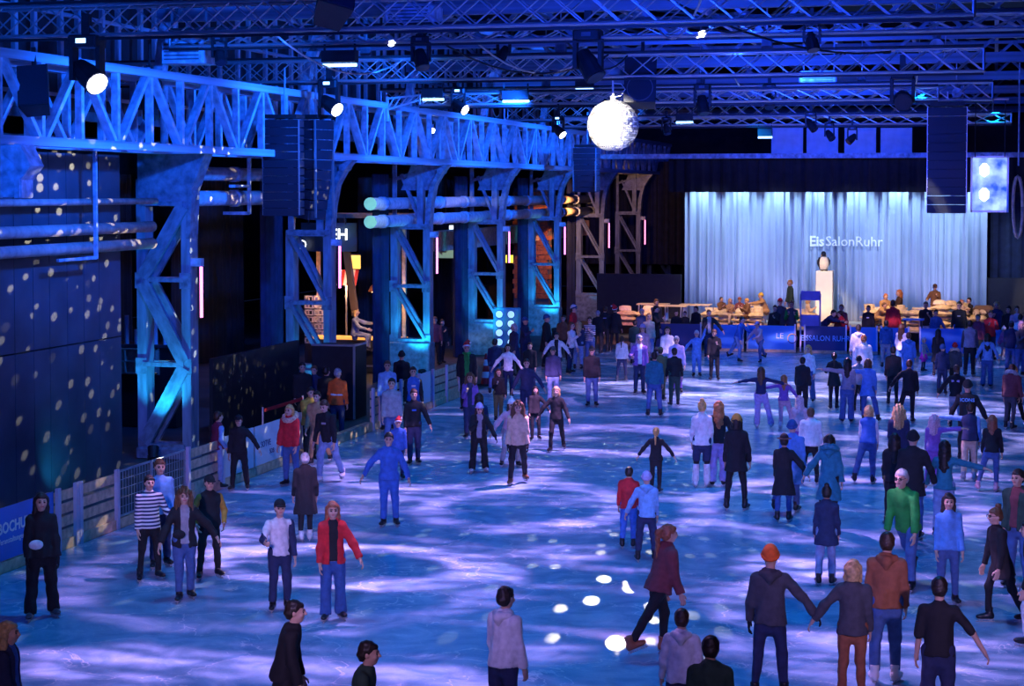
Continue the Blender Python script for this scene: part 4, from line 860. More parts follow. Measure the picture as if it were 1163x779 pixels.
o = MB().tube([tuple(p_ - ctr) for p_ in pts], .05, 8).build('hanging_loop', M_WOOD, None, True, tuple(ctr)); tag(o, 'long orange lit hanging cable loop at the right edge', 'cable'); MB().tube([(0, 0, 1.2), (0, 0, 9.8 - ctr[2])], .025).build('cable', M_STEEL, o)
# ------------------------------------------------------------------ people: smooth surfaces grown from tapered limbs
def surface_nets(f, org, h):
    s = f < 0; nx, ny, nz = f.shape; cd = (nx - 1, ny - 1, nz - 1); NC = cd[0] * cd[1] * cd[2]
    cellI, pos, quads = [], [], []
    for ax in range(3):
        sl0 = [slice(None)] * 3; sl1 = [slice(None)] * 3; sl0[ax] = slice(0, -1); sl1[ax] = slice(1, None)
        a = f[tuple(sl0)]; b_ = f[tuple(sl1)]; idx = np.argwhere(s[tuple(sl0)] != s[tuple(sl1)])
        if not len(idx): continue
        av = a[tuple(idx.T)]; bv = b_[tuple(idx.T)]; t = av / (av - bv); p_ = idx.astype(float); p_[:, ax] += t
        o1, o2 = [(1, 2), (2, 0), (0, 1)][ax]
        ok = (idx[:, o1] > 0) & (idx[:, o2] > 0) & (idx[:, o1] < cd[o1]) & (idx[:, o2] < cd[o2])
        idx = idx[ok]; p_ = p_[ok]; av = av[ok]; q = []
        for d1, d2 in ((0, 0), (-1, 0), (-1, -1), (0, -1)):
            c = idx.copy(); c[:, o1] += d1; c[:, o2] += d2; fl = (c[:, 0] * cd[1] + c[:, 1]) * cd[2] + c[:, 2]
            cellI.append(fl); pos.append(p_); q.append(fl)
        q = np.stack(q, 1); q[av >= 0] = q[av >= 0][:, ::-1]; quads.append(q)
    if not quads: return np.zeros((0, 3)), np.zeros((0, 4), int)
    cellI = np.concatenate(cellI); pos = np.concatenate(pos); quads = np.concatenate(quads)
    u, inv = np.unique(cellI, return_inverse=True); n = np.bincount(inv)
    V = np.stack([np.bincount(inv, pos[:, k]) / n for k in range(3)], 1) * h + org
    lut = {}; Q = np.searchsorted(u, quads)
    return V, Q
class Field:
    def __init__(s, lo, hi, h):
        s.h = h; s.o = np.array(lo, float) - 2 * h; s.n = np.ceil((np.array(hi) - s.o) / h).astype(int) + 3; s.f = np.full(s.n, .2)
    def _box(s, lo, hi):
        i0 = np.maximum(0, np.floor((lo - s.o) / s.h).astype(int)); i1 = np.minimum(s.n, np.ceil((hi - s.o) / s.h).astype(int) + 1)
        if (i1 <= i0).any(): return None
        g = [s.o[k] + s.h * np.arange(i0[k], i1[k]) for k in range(3)]
        return tuple(slice(a, c) for a, c in zip(i0, i1)), g
    def cone(s, a, b, ra, rb, k=.03, M=None, flat0=False, flat1=False, sub=False, pad=None):
        a = np.array(a, float); b = np.array(b, float); R = max(ra, rb) * (1.0 if M is None else 1.0) + k + .05
        bx = s._box(np.minimum(a, b) - R, np.maximum(a, b) + R)
        if bx is None: return
        sl, g = bx; X, Y, Z = np.meshgrid(*g, indexing='ij')
        P = np.stack([X, Y, Z], -1)
        if M is not None: P = (P - a) @ M.T; b2 = M @ (b - a); a2 = np.zeros(3)
        else: a2, b2 = a, b
        ba = b2 - a2; L2 = ba @ ba + 1e-12; pa = P - a2; t0 = (pa @ ba) / L2; t = np.clip(t0, 0, 1)
        d = np.linalg.norm(pa - t[..., None] * ba, axis=-1) - (ra + (rb - ra) * t); L = math.sqrt(L2)
        if flat1: d = np.maximum(d, (t0 - 1) * L)
        if flat0: d = np.maximum(d, -t0 * L)
        s._mix(sl, d, k, sub)
    def ell(s, c, r, k=.02, M=None, sub=False):
        c = np.array(c, float); r = np.array(r, float); R = max(r) + k + .04; bx = s._box(c - R, c + R)
        if bx is None: return
        sl, g = bx; X, Y, Z = np.meshgrid(*g, indexing='ij'); P = np.stack([X, Y, Z], -1) - c
        if M is not None: P = P @ M.T
        q = np.linalg.norm(P / r, axis=-1); d = (q - 1) * min(r) if not sub else (q - 1) * min(r)
        s._mix(sl, d, k, sub)
    def _mix(s, sl, d, k, sub):
        f = s.f[sl]
        if sub: s.f[sl] = np.maximum(f, -d); return
        hh = np.maximum(k - np.abs(f - d), 0) / k; s.f[sl] = np.minimum(f, d) - hh * hh * k * .25
    def grid(s): return np.meshgrid(*[s.o[k] + s.h * np.arange(s.n[k]) for k in range(3)], indexing='ij')
    def cut(s, fn): X, Y, Z = s.grid(); s.f = np.maximum(s.f, fn(X, Y, Z))
    def noise(s, amp, fr, seed=0):
        X, Y, Z = s.grid(); r = np.random.RandomState(seed); n = 0
        for _ in range(4):
            w_ = r.randn(3) * fr; w_[2] *= .6; n = n + np.sin(w_[0] * X + w_[1] * Y + w_[2] * Z + r.rand() * 6)
        s.f = s.f + amp * n / 2
    def out(s): return surface_nets(s.f, s.o, s.h)
def fastmesh(name, V, Q, mi=None):
    me = bpy.data.meshes.new(name); n = len(Q)
    me.vertices.add(len(V)); me.vertices.foreach_set('co', np.ascontiguousarray(V, np.float32).ravel())
    me.loops.add(n * 4); me.loops.foreach_set('vertex_index', np.ascontiguousarray(Q, np.int32).ravel())
    me.polygons.add(n); me.polygons.foreach_set('loop_start', np.arange(0, n * 4, 4, dtype=np.int32)); me.polygons.foreach_set('use_smooth', np.ones(n, bool))
    if mi is not None: me.polygons.foreach_set('material_index', mi.astype(np.int32))
    me.update(calc_edges=True); return me
# ---- head template (origin at the neck top, face towards -Y), three resolutions
def make_head(h, fem):
    F_ = Field((-.12, -.15, -.06), (.12, .14, .27), h)
    F_.ell((0, .012, .15), (.076, .095, .098), .02); F_.ell((0, -.02, .1), (.062, .075, .085), .03); F_.cone((0, -.05, .045), (0, -.045, .06), .036 if not fem else .031, .045, .03)
    F_.cone((0, .012, -.05), (0, .005, .06), .05 if not fem else .043, .052, .03)
    for s in (-1, 1):
        F_.ell((s*.03, -.1, .128), (.021, .018, .013), .01, sub=True); F_.ell((s*.031, -.083, .128), (.015, .014, .012), .004)
        F_.ell((s*.077, .012, .118), (.011, .024, .033), .008); F_.cone((s*.012, -.098, .148), (s*.045, -.086, .148), .008, .006, .01)
        F_.ell((s*.042, -.072, .095), (.022, .02, .02), .02)
    F_.cone((0, -.098, .135), (0, -.117, .103), .009, .014, .012); F_.ell((0, -.108, .1), (.018, .013, .009), .008)
    F_.cone((-.02, -.094, .07), (.02, -.094, .07), .008, .008, .008); F_.cone((-.02, -.103, .069), (.02, -.103, .069), .003, .003, .004, sub=True)
    V, Q = F_.out(); c = V[Q].mean(1); mi = np.zeros(len(Q), int)
    eye = ((np.abs(np.abs(c[:, 0]) - .031) < .014) & (np.abs(c[:, 2] - .128) < .0085) & (c[:, 1] < -.07)); mi[eye] = 1
    lip = (np.abs(c[:, 0]) < .024) & (np.abs(c[:, 2] - .07) < .009) & (c[:, 1] < -.08); mi[lip] = 2
    brow = (np.abs(np.abs(c[:, 0]) - .029) < .02) & (np.abs(c[:, 2] - .15) < .006) & (c[:, 1] < -.08); mi[brow] = 1
    return V, Q, mi
def make_hand(h, curl):
    """hangs along -Z from the wrist at the origin, thumb towards -Y, palm towards +X (mirrored for the other side)"""
    F_ = Field((-.06, -.09, -.22), (.09, .07, .05), h)
    F_.cone((0, 0, .03), (0, 0, -.02), .026, .026, .02); F_.ell((0, 0, -.055), (.017, .042, .05), .015)
    for i, (y, L, r) in enumerate(((-.031, .073, .0095), (-.0105, .082, .01), (.0105, .076, .0095), (.031, .06, .0085))):
        p0 = np.array([0, y, -.09]); th = curl + i * .06
        for seg, fr in ((0, .45), (1, .32), (2, .28)):
            a_ = th * (.35 + seg * .75); d = np.array([math.sin(a_), (y * .6), -math.cos(a_)]); p1 = p0 + d * L * fr; F_.cone(p0, p1, r, r * .93, .004); p0 = p1
    F_.cone((.004, -.03, -.03), (.018, -.062, -.065), .014, .011, .012); F_.cone((.018, -.062, -.065), (.026, -.066, -.098), .011, .009, .006)
    return F_.out()
HEADS = {(l, f): make_head((.0075, .012, .02)[l], f) for l in range(3) for f in (0, 1)}
HANDS = {(l, c): make_hand((.006, .009, .014)[l], (.45, 1.15)[c]) for l in range(3) for c in range(2)}
# ---- hair and hats in the head frame
def make_hair(kind, l):
    h = (.009, .014, .022)[l]; F_ = Field((-.2, -.16, -.5 if kind in ('long', 'curly', 'pony') else -.1), (.2, .3, .38), h)
    big = .012 if kind == 'curly' else 0
    F_.ell((0, .014, .155), (.088 + big, .108 + big, .105 + big), .02); F_.ell((0, .05, .1), (.078 + big, .072 + big, .085), .03)
    F_.cut(lambda X, Y, Z: (.176 - 1.25 * np.clip(Y + .055, 0, .108)) - Z)
    if kind == 'bob':
        for s in (-1, 1): F_.cone((s*.075, .02, .15), (s*.085, .015, .0), .035, .03, .03)
        F_.cone((0, .06, .12), (0, .07, -.01), .08, .07, .03, flat1=True)
    if kind == 'long':
        for s in (-1, 1): F_.cone((s*.074, .02, .15), (s*.085, .03, -.1), .036, .028, .03); F_.cone((s*.06, .05, .0), (s*.07, .08, -.24), .05, .03, .03)
        F_.cone((0, .07, .1), (0, .1, -.28), .08, .05, .04)
    if kind == 'curly':
        for s in (-1, 1): F_.cone((s*.08, .01, .15), (s*.12, .01, -.1), .05, .05, .03)
        F_.cone((0, .07, .1), (0, .09, -.16), .1, .1, .04)
    if kind == 'pony': F_.cone((0, .1, .19), (0, .17, .14), .035, .04, .02); F_.cone((0, .17, .14), (0, .16, -.2), .042, .018, .02)
    if kind == 'bun': F_.ell((0, .06, .27), (.045, .045, .04), .015)
    if kind == 'curly': F_.noise(.012, 55, 3)
    else: F_.noise(.004, 60, 5)
    return F_.out()
def make_hat(kind, l):
    h = (.009, .013, .02)[l]; F_ = Field((-.22, -.24, .04), (.22, .2, .42), h); trim = None
    if kind in ('beanie', 'pom', 'santa'):
        F_.ell((0, .014, .155), (.097, .116, .128), .02)
        if kind == 'santa': F_.cone((0, .02, .22), (.03, .08, .32), .07, .02, .03); F_.cone((.03, .08, .32), (.1, .13, .26), .025, .015, .01)
        F_.cut(lambda X, Y, Z: (.158 - .55 * np.maximum(0, Y + .02)) - Z)
        T = Field((-.16, -.18, .06), (.2, .2, .42), h)
        n = 14
        for k in range(n):
            a, c = 2*PI*k/n, 2*PI*(k+1)/n; T.cone((.088*math.cos(a), .012 + .106*math.sin(a), .155 - .042*math.sin(a)), (.088*math.cos(c), .012 + .106*math.sin(c), .155 - .042*math.sin(c)), .021, .021, .01)
        if kind == 'pom': T.ell((0, .02, .3), (.035, .035, .035), .01)
        if kind == 'santa': T.ell((.1, .13, .25), (.032, .032, .032), .01)
        trim = T.out()
    if kind == 'cap':
        F_.ell((0, .012, .165), (.091, .11, .105), .02); F_.cut(lambda X, Y, Z: .17 - Z)
        T = Field((-.16, -.24, .1), (.16, .1, .3), h * .7); T.ell((0, -.13, .172), (.08, .075, .014), .01); trim = T.out()
    if kind == 'brim':
        F_.ell((0, .012, .18), (.092, .11, .11), .02); F_.cut(lambda X, Y, Z: .17 - Z); T = Field((-.2, -.2, .12), (.2, .22, .24), h * .7); T.ell((0, .012, .18), (.16, .18, .014), .01); trim = T.out()
    return F_.out(), trim
_HC = {}
def hair_mesh(kind, l):
    if (kind, l) not in _HC: V, Q = make_hair(kind, l); _HC[kind, l] = fastmesh('hair_' + kind, V, Q); _HC[kind, l].materials.append(None)
    return _HC[kind, l]
def hat_mesh(kind, l):
    if ('hat' + kind, l) not in _HC:
        (V, Q), tr = make_hat(kind, l); a = fastmesh('hat_' + kind, V, Q); a.materials.append(None); c = fastmesh('hat_trim_' + kind, *tr); c.materials.append(None); _HC['hat' + kind, l] = (a, c)
    return _HC['hat' + kind, l]
# ---- skates (origin at the ankle, toe towards -Y); ice is .125 below the ankle
def make_skate(l):
    h = (.011, .016, .024)[l]; F_ = Field((-.07, -.24, -.12), (.07, .12, .13), h)
    F_.cone((0, .01, .1), (0, .01, 0), .056, .05, .02, flat0=True); F_.cone((0, .02, -.03), (0, -.1, -.045), .05, .043, .03); F_.ell((0, -.14, -.045), (.044, .055, .032), .02); F_.ell((0, .04, -.04), (.042, .045, .05), .02)
    F_.cut(lambda X, Y, Z: -.082 - Z); V, Q = F_.out(); me = fastmesh('skate_boot', V, Q); me.materials.append(None)
    bl = MB().box(-.035, .035, -.17, .075, -.09, -.078).box(-.012, .012, -.12, -.09, -.115, -.085).box(-.012, .012, .02, .05, -.115, -.085)
    bl.add([(-.003, -.2, -.112), (-.003, .095, -.112), (-.003, .085, -.125), (-.003, -.18, -.125), (.003, -.2, -.112), (.003, .095, -.112), (.003, .085, -.125), (.003, -.18, -.125)], [(0,1,2,3),(7,6,5,4),(0,4,5,1),(1,5,6,2),(2,6,7,3),(3,7,4,0)])
    bm = bl.mesh('skate_blade'); bm.materials.append(M_ALU); return me, bm
SKATES = [make_skate(l) for l in range(3)]
PAL = dict(black=(.012, .012, .016), navy=(.02, .03, .09), blue=(.04, .14, .5), mid=(.03, .1, .3), lblue=(.2, .42, .75), sky=(.1, .3, .7), jeans=(.06, .13, .32), ljeans=(.22, .33, .55), white=(.75, .75, .76), grey=(.32, .32, .36), dgrey=(.07, .07, .085), lilac=(.45, .38, .65), purple=(.22, .1, .42), red=(.6, .02, .03), orange=(.85, .14, .02),
    maroon=(.2, .05, .06), burgundy=(.16, .02, .06), beige=(.62, .47, .33), camel=(.42, .25, .12), brown=(.16, .08, .04), green=(.02, .3, .05), dgreen=(.03, .07, .05), teal=(.02, .2, .27), yellow=(.75, .5, .06), mustard=(.5, .28, .04), pink=(.75, .15, .35), magenta=(.85, .03, .5), lpink=(.6, .38, .45), olive=(.12, .12, .05), rust=(.33, .11, .05),
    dark=(.022, .014, .01), dbrown=(.05, .025, .012), mbrown=(.13, .06, .025), blond=(.55, .36, .15), ginger=(.45, .16, .05), silver=(.5, .48, .47), gold=(.6, .34, .1))
def cloth(c, kind='cloth'):
    nm = kind + '_' + c
    if nm in MATS: return MATS[nm]
    col = PAL[c]
    if kind == 'hair': m_ = mat(nm, col, .5, 0, .35, 25, .5)
    elif kind == 'stripe':
        m_ = mat(nm, col, .85); b = NB(m_.node_tree); p = b.n['Principled BSDF']; tc = b.node('ShaderNodeTexCoord'); wv = b.node('ShaderNodeTexWave', bands_direction='Z'); wv.inputs['Scale'].default_value = 5.2
        b.l.new(tc.outputs['Object'], wv.inputs['Vector']); r_ = b.node('ShaderNodeValToRGB'); r_.color_ramp.interpolation = 'CONSTANT'; r_.color_ramp.elements[0].color = (.7, .7, .72, 1); r_.color_ramp.elements[1].position = .5; r_.color_ramp.elements[1].color = (.02, .03, .1, 1)
        b.l.new(wv.outputs[0], r_.inputs[0]); b.l.new(r_.outputs[0], p.inputs['Base Color'])
    elif kind == 'leather': m_ = mat(nm, col, .35, 0, .1, 8)
    else: m_ = mat(nm, col, .85, 0, .18, 14, .35)
    MATS[nm] = m_; return m_
SKIN = [mat('skin_light', (.62, .38, .28), .55, 0, .05, 10), mat('skin_tan', (.46, .26, .17), .55, 0, .05, 10), mat('skin_brown', (.22, .11, .07), .55, 0, .05, 10)]
M_EYE = mat('eye_dark', (.03, .02, .02), .3); M_LIP = mat('lips', (.45, .14, .13), .5)
def rotx(a): c, s = math.cos(a), math.sin(a); return np.array([[1, 0, 0], [0, c, -s], [0, s, c]])
def roty(a): c, s = math.cos(a), math.sin(a); return np.array([[c, 0, s], [0, 1, 0], [-s, 0, c]])
def rotz(a): c, s = math.cos(a), math.sin(a); return np.array([[c, -s, 0], [s, c, 0], [0, 0, 1]])
def dirv(s, f, a):
    f, a = math.radians(f), math.radians(a); return np.array([s * math.sin(a), -math.sin(f) * math.cos(a), -math.cos(f) * math.cos(a)])
ARM = dict(d=(4, 7, 12, 0), o=(4, 42, 10, 0), h=(6, 78, 8, 0), f=(42, 10, 35, -5), p=(-14, 20, 55, -18), x=(28, 6, 100, -25), w=(28, 22, 60, -10), u=(25, 95, 5, 0), r=(150, 20, 30, 0), b=(-25, 25, 20, 0), t=(70, 5, 15, -5), k=(10, 26, 14, 0))
LEG = dict(s=((1, 1.5, 4), (-3, 3, 5)), w=((3, 6, 5), (-3, 6, 6)), g=((16, 5, 20), (-16, 6, 10)), G=((-16, 6, 10), (16, 5, 20)), k=((2, 1, 5), (-6, 16, 6)), K=((-6, 16, 6), (2, 1, 5)), c=((30, 9, 48), (24, 8, 42)), S=((84, 9, 80), (80, 9, 84)), n=((2, 0, 4), (-5, 1, 6)), L=((22, 4, 22), (-34, 5, 4)), R=((-34, 5, 4), (22, 4, 22)))
PEOPLE = []
def person(loc, rz, H, lod, label, top, bot, hair, pose, hat=None, skate='black', skin=0, fem=0, glove=None, lean=None, head=(0, 0), extra=(), base='ice', group='people in the hall', seed=0):
    """one person: Empty at the feet > body, clothes, hair, skates"""
    rnd = random.Random(seed * 13 + 5); lp, al, ar = pose[0], pose[1], pose[2]
    lean_ = math.radians(lean if lean is not None else {'c': 24, 'g': 9, 'G': 9, 'k': 8, 'K': 8, 'L': 18, 'R': 18}.get(lp, 2) + rnd.uniform(-1, 3))
    t = thing('person', label, 'person', loc, rz, group); sc = H / 1.755; t.scale = (sc, sc, sc)
    hg = (.016, .025, .036)[lod]
    # joints
    legs = []
    for i, s in enumerate((-1, 1)):
        f, a, kn = LEG[lp][i]; j = rnd.uniform(-2, 2); hip = np.array([s * .088, 0, 0.]); kd = dirv(s, f + j, a); knee = hip + kd * .43; ad = dirv(s, f + j - kn, a * .8); ank = knee + ad * .415; legs.append((hip, knee, ank))
    zmin = min(l[2][2] for l in legs); pz = -zmin + .125
    if base == 'floor': pz = -zmin + .09
    O = np.array([0, 0, pz]); legs = [tuple(p_ + O for p_ in l) for l in legs]
    RT = rotx(lean_); tp = lambda x, y, z: O + RT @ np.array([x, y, z])
    fm = fem; kid = H < 1.4
    shw = .148 if fm else .168
    arms = []
    for i, (s, kx) in enumerate(((-1, al), (1, ar))):
        f, a, el, inn = ARM[kx]; f += rnd.uniform(-4, 4); a += rnd.uniform(-3, 3); sh = tp(s * shw, 0, .432)
        up = dirv(s, f, a); elb = sh + up * .285; lo = dirv(s, f + el, a * (.75 if abs(inn) < 1 else .4) + inn if a < 60 else a); wr = elb + lo * .25; arms.append((sh, elb, wr, lo))
    nk = tp(0, -.008, .5); hb = tp(0, -.012, .553)
    RH = RT @ np.linalg.inv(rotx(lean_ * .75)) @ rotz(math.radians(head[0])) @ rotx(math.radians(head[1]))
    Mt = np.diag([1, 1 / .68, 1]) @ RT.T; Mh = np.diag([1, 1 / .8, 1]) @ RT.T
    allp = np.array([p_ for l in legs for p_ in l] + [p_ for a_ in arms for p_ in a_[:3]] + [hb]); lo_, hi_ = allp.min(0) - .3, allp.max(0) + .3
    lo_[2] = max(lo_[2], 0); wa = .112 if fm else .128; ch = .134 if fm else .152; hp = .15 if fm else .143
    def torso(F_, g, hem, k=.04, flare=0.0):
        hz = hem
        F_.cone(tp(0, 0, .16), tp(0, -.0, .35), wa + g, ch + g, k, Mt); F_.cone(tp(0, 0, .17), tp(0, 0, min(hz, -.0)), wa + g + .004, hp + g + .014 + flare, k, Mh, flat1=True)
        for s in (-1, 1): F_.cone(tp(0, .004, .46), tp(s * (shw - .03), .004, .425), .055 + g * .8, .052 + g * .7, k)
        F_.cone(tp(0, 0, .44), tp(0, -.003, .505), .075 + g * .6, .054 + g * .7, k)
    def sleeves(F_, g, end=1.0, k=.035):
        for (sh, el, wr, lw) in arms:
            F_.cone(sh, el, .05 + g * .7, .042 + g * .65, k)
            if end > .5: F_.cone(el, el + (wr - el) * (end if end < 1 else .97), .042 + g * .65, .034 + g * .6, k, flat1=True)
    # body
    hb_ = max(hg * 1.3, .022); F_ = Field(lo_, hi_, hb_)
    torso(F_, -.016, -.06); sleeves(F_, -.008)
    for hip, kn, an in legs: F_.cone(hip, kn, .078, .05, .03); F_.cone(kn, an, .05, .036, .03)
    F_.cone(nk - (hb - nk) * .8, hb + (hb - nk) * .5, .052, .048, .03)
    V, Q = F_.out(); VS, QS, MI = [V], [Q], [np.zeros(len(Q), int)]; n0 = len(V)
    hv, hq, hm = HEADS[lod, fm]; hs = 1.0; VS.append(hb + (hv * hs) @ RH.T); QS.append(hq + n0); MI.append(hm); n0 += len(hv)
    gl = []
    for i, (s, (sh, el, wr, lw)) in enumerate(zip((-1, 1), arms)):
        grip = 1 if pose[1 + i] in 'xwt' else 0; V2, Q2 = HANDS[lod, grip]
        z = -lw / np.linalg.norm(lw); y = np.array([0, 1., 0]) - z * z[1]; y /= np.linalg.norm(y) + 1e-9; x = np.cross(y, z); B = np.stack([x, y, z], 1)
        W = V2 * [(-s), 1, 1]; q_ = Q2 if s < 0 else Q2[:, ::-1]
        W = wr + W @ B.T
        if glove: gl.append((W, q_))
        else: VS.append(W); QS.append(q_ + n0); MI.append(np.zeros(len(q_), int)); n0 += len(W)
    me = fastmesh('body', np.concatenate(VS), np.concatenate(QS), np.concatenate(MI))
    for m_ in (SKIN[skin], M_EYE, M_LIP): me.materials.append(m_)
    obj('body', me, None, t)
    for W, q_ in gl: obj('glove', fastmesh('glove', W, q_), cloth(glove), t)
    # trousers
    bk, bc = bot.split()[:2]
    if bk != 'none':
        F_ = Field(lo_, hi_, hg); g = {'slim': .006, 'jeans': .016, 'wide': .022, 'shorts': .02, 'skirt': .01}[bk]
        F_.cone(tp(0, 0, .02), tp(0, 0, -.1), hp * .92 + g * .3, .118 + g, .03, np.diag([1, 1 / .75, 1]) @ RT.T); F_.cone(tp(0, 0, .1), tp(0, 0, 0), wa, hp * .96, .03, Mt, flat0=True)
        for hip, kn, an in legs:
            e = kn if bk == 'shorts' else an; F_.cone(hip, kn, .086 + g, .056 + g * (1 if bk != 'wide' else 1.2), .035, flat1=(bk == 'shorts'))
            if bk in ('slim', 'jeans', 'wide'): F_.cone(kn, kn + (an - kn) * (.93 if bk != 'wide' else 1.06), .056 + g, {'slim': .05, 'jeans': .06, 'wide': .088}[bk], .03, flat1=True)
        if bk == 'skirt': F_.cone(tp(0, 0, .1), tp(0, 0, -.32), wa + .02, .27, .02, np.diag([1, 1 / .85, 1]) @ RT.T, flat1=True)
        F_.noise((.0065, .005, .003)[lod], 30, seed); obj({'shorts': 'shorts', 'skirt': 'skirt'}.get(bk, 'trousers'), fastmesh('trousers', *F_.out()), cloth(bc), t)
        if bk in ('shorts', 'skirt') and len(bot.split()) > 2:
            F_ = Field(lo_, hi_, hg)
            for hip, kn, an in legs: F_.cone(hip, kn, .085, .055, .03); F_.cone(kn, an, .055, .048, .03)
            obj('leggings', fastmesh('leggings', *F_.out()), cloth(bot.split()[2]), t)
    # top
    tk = top.split(); kind, c1 = tk[0], tk[1]; c2 = tk[2] if len(tk) > 2 else None
    g, hem = {'tee': (.012, -.06), 'sweat': (.022, -.07), 'hoodie': (.026, -.08), 'jacket': (.03, -.1), 'puff': (.046, -.08), 'coat': (.034, -.42), 'long': (.03, -.24), 'vest': (.034, -.06), 'stripe': (.022, -.07), 'open': (.034, -.1), 'crop': (.014, .06)}[kind]
    F_ = Field(lo_, hi_, hg)
    torso(F_, g, hem, .04, .05 if kind == 'coat' else .028 if kind == 'long' else .008)
    if kind == 'puff':
        X, Y, Z = F_.grid(); F_.f = F_.f - .007 * np.abs(np.sin((Z - pz) * PI / .075))
    if kind == 'vest': pass
    elif kind == 'tee': sleeves(F_, .014, .0)
    else: sleeves(F_, g * .9)
    if kind in ('hoodie', 'puff', 'coat', 'open', 'jacket', 'long', 'vest'):      # collar
        for k in range(10):
            a, c = 2*PI*k/10, 2*PI*(k+1)/10; F_.cone(tp(.07*math.cos(a), .005 + .062*math.sin(a), .515), tp(.07*math.cos(c), .005 + .062*math.sin(c), .515), .022, .022, .02)
    F_.noise((.008, .007, .004)[lod], 24, seed + 1)
    if kind == 'open':                                                  # open front: carve a wedge and show the shirt
        X, Y, Z = F_.grid(); F_.f = np.maximum(F_.f, np.minimum(.055 + .06 * np.maximum(0, (Z - pz - .3)) - np.abs(X), -(Y + .03 + (Z - pz) * math.tan(lean_))))
    nmz = {'tee': 'shirt', 'sweat': 'sweater', 'hoodie': 'hoodie', 'stripe': 'striped_jumper', 'coat': 'coat', 'vest': 'vest', 'crop': 'top'}.get(kind, 'jacket')
    tm = cloth(c1, 'stripe' if kind == 'stripe' else 'cloth'); jk = obj(nmz, fastmesh(nmz, *F_.out()), tm, t)
    if kind in ('vest', 'open') or (kind == 'tee' and c2):
        F_ = Field(lo_, hi_, hg); torso(F_, .008 if kind == 'vest' else -.012 if kind == 'tee' else .022, -.05)
        if kind != 'open': sleeves(F_, .016)
        obj('shirt', fastmesh('shirt', *F_.out()), cloth(c2 or 'black'), t)
    if kind == 'hoodie' or 'hood' in extra:
        F_ = Field(tp(0, .1, .48) - .22, tp(0, .1, .48) + .22, hg)
        F_.cone(tp(-.09, .05, .5), tp(0, .11, .47), .045, .06, .03); F_.cone(tp(.09, .05, .5), tp(0, .11, .47), .045, .06, .03); F_.cone(tp(0, .11, .47), tp(0, .115, .4), .055, .03, .03); F_.noise(.004, 30, seed)
        obj('hood', fastmesh('hood', *F_.out()), tm, jk)
    fur = [e for e in extra if e.startswith('fur:')]
    if fur:
        F_ = Field(tp(0, 0, .52) - .26, tp(0, 0, .52) + .26, max(.014, hg * .8))
        for k in range(12):
            a, c = 2*PI*k/12, 2*PI*(k+1)/12; F_.cone(tp(.135*math.cos(a), .02 + .125*math.sin(a), .53 + .06*math.sin(a)), tp(.135*math.cos(c), .02 + .125*math.sin(c), .53 + .06*math.sin(c)), .052, .052, .02)
        F_.noise(.008, 70, seed); obj('fur_trim', fastmesh('fur_trim', *F_.out()), cloth(fur[0][4:], 'hair'), jk)
    for e in extra:
        if e.startswith('scarf:'):
            F_ = Field(tp(0, 0, .45) - .25, tp(0, 0, .45) + .25, hg)
            for k in range(10): a, c = 2*PI*k/10, 2*PI*(k+1)/10; F_.cone(tp(.085*math.cos(a), .075*math.sin(a), .53), tp(.085*math.cos(c), .075*math.sin(c), .53), .035, .035, .02)
            F_.cone(tp(.03, -.12, .5), tp(.04, -.17, .28), .035, .03, .02); obj('scarf', fastmesh('scarf', *F_.out()), cloth(e[6:]), t)
        if e.startswith('bag:'):
            F_ = Field(tp(-.2, -.1, .1) - .2, tp(-.2, -.1, .1) + .2, hg); F_.ell(tp(-.1, -.2, .12), (.1, .05, .07), .02); bg = obj('belt_bag', fastmesh('belt_bag', *F_.out()), cloth(e[4:]), t)
        if e.startswith('back:'):
            tx = e[5:]; o_ = text('back_print', tx, .1, tuple(tp(0, (ch + g) * .68 + .02, .36)), (PI / 2 + lean_, 0, PI), cloth('lblue' if tx == 'ICONS' else 'white'), jk, .006, .003, 'CENTER')
        if e == 'wings':
            for s in (-1, 1): MB().plate([(s*.025, .0), (s*.06, .035), (s*.11, .03), (s*.105, -.03), (s*.06, -.02)][::s], -.004, .004).build('back_print', cloth('lilac'), jk).location = tuple(tp(0, (ch + g) * .68 + .014, .34))
        if e == 'backmark': MB().box(-.06, .06, -.004, .004, -.012, .012).build('back_print', cloth('lilac'), jk).location = tuple(tp(0, (ch + g) * .68 + .014, .34))
        if e.startswith('chest:'):
            MB().box(-.05, .05, -.004, .004, -.02, .02).build('chest_print', cloth(e[6:]), jk).location = tuple(tp(0, -(ch + g) * .68 - .012, .33))
        if e == 'hiviz':
            F_ = Field(lo_, hi_, hg); torso(F_, g + .006, .0); F_.cut(lambda X, Y, Z: np.abs(Z - pz - .16) - .03); obj('reflective_band', fastmesh('band', *F_.out()), cloth('white'), jk)
        if e == 'warmers':
            for hip, kn, an in legs: F_ = Field(np.minimum(kn, an) - .15, np.maximum(kn, an) + .15, hg); F_.cone(kn + (an - kn) * .15, an, .066, .075, .02, flat0=True, flat1=True); obj('leg_warmer', fastmesh('leg_warmer', *F_.out()), cloth('white'), t)
        if e == 'glasses':
            m_ = MB()
            for s in (-1, 1):
                for k in range(8): a, c = 2*PI*k/8, 2*PI*(k+1)/8; m_.beam((s*.032 + .024*math.cos(a), -.108, .13 + .018*math.sin(a)), (s*.032 + .024*math.cos(c), -.108, .13 + .018*math.sin(c)), .006, .006)
                m_.beam((s*.056, -.105, .132), (s*.082, .01, .135), .005, .005)
            m_.v = [tuple(hb + RH @ np.array(v)) for v in m_.v]; m_.build('glasses', M_BLACK, t)
        if e == 'phone': w_ = arms[0][2]; MB().bev(-.04, .04, -.01, .01, -.08, .08, .004).build('phone', M_BLACK, t, False, tuple(w_ + arms[0][3] * .12))
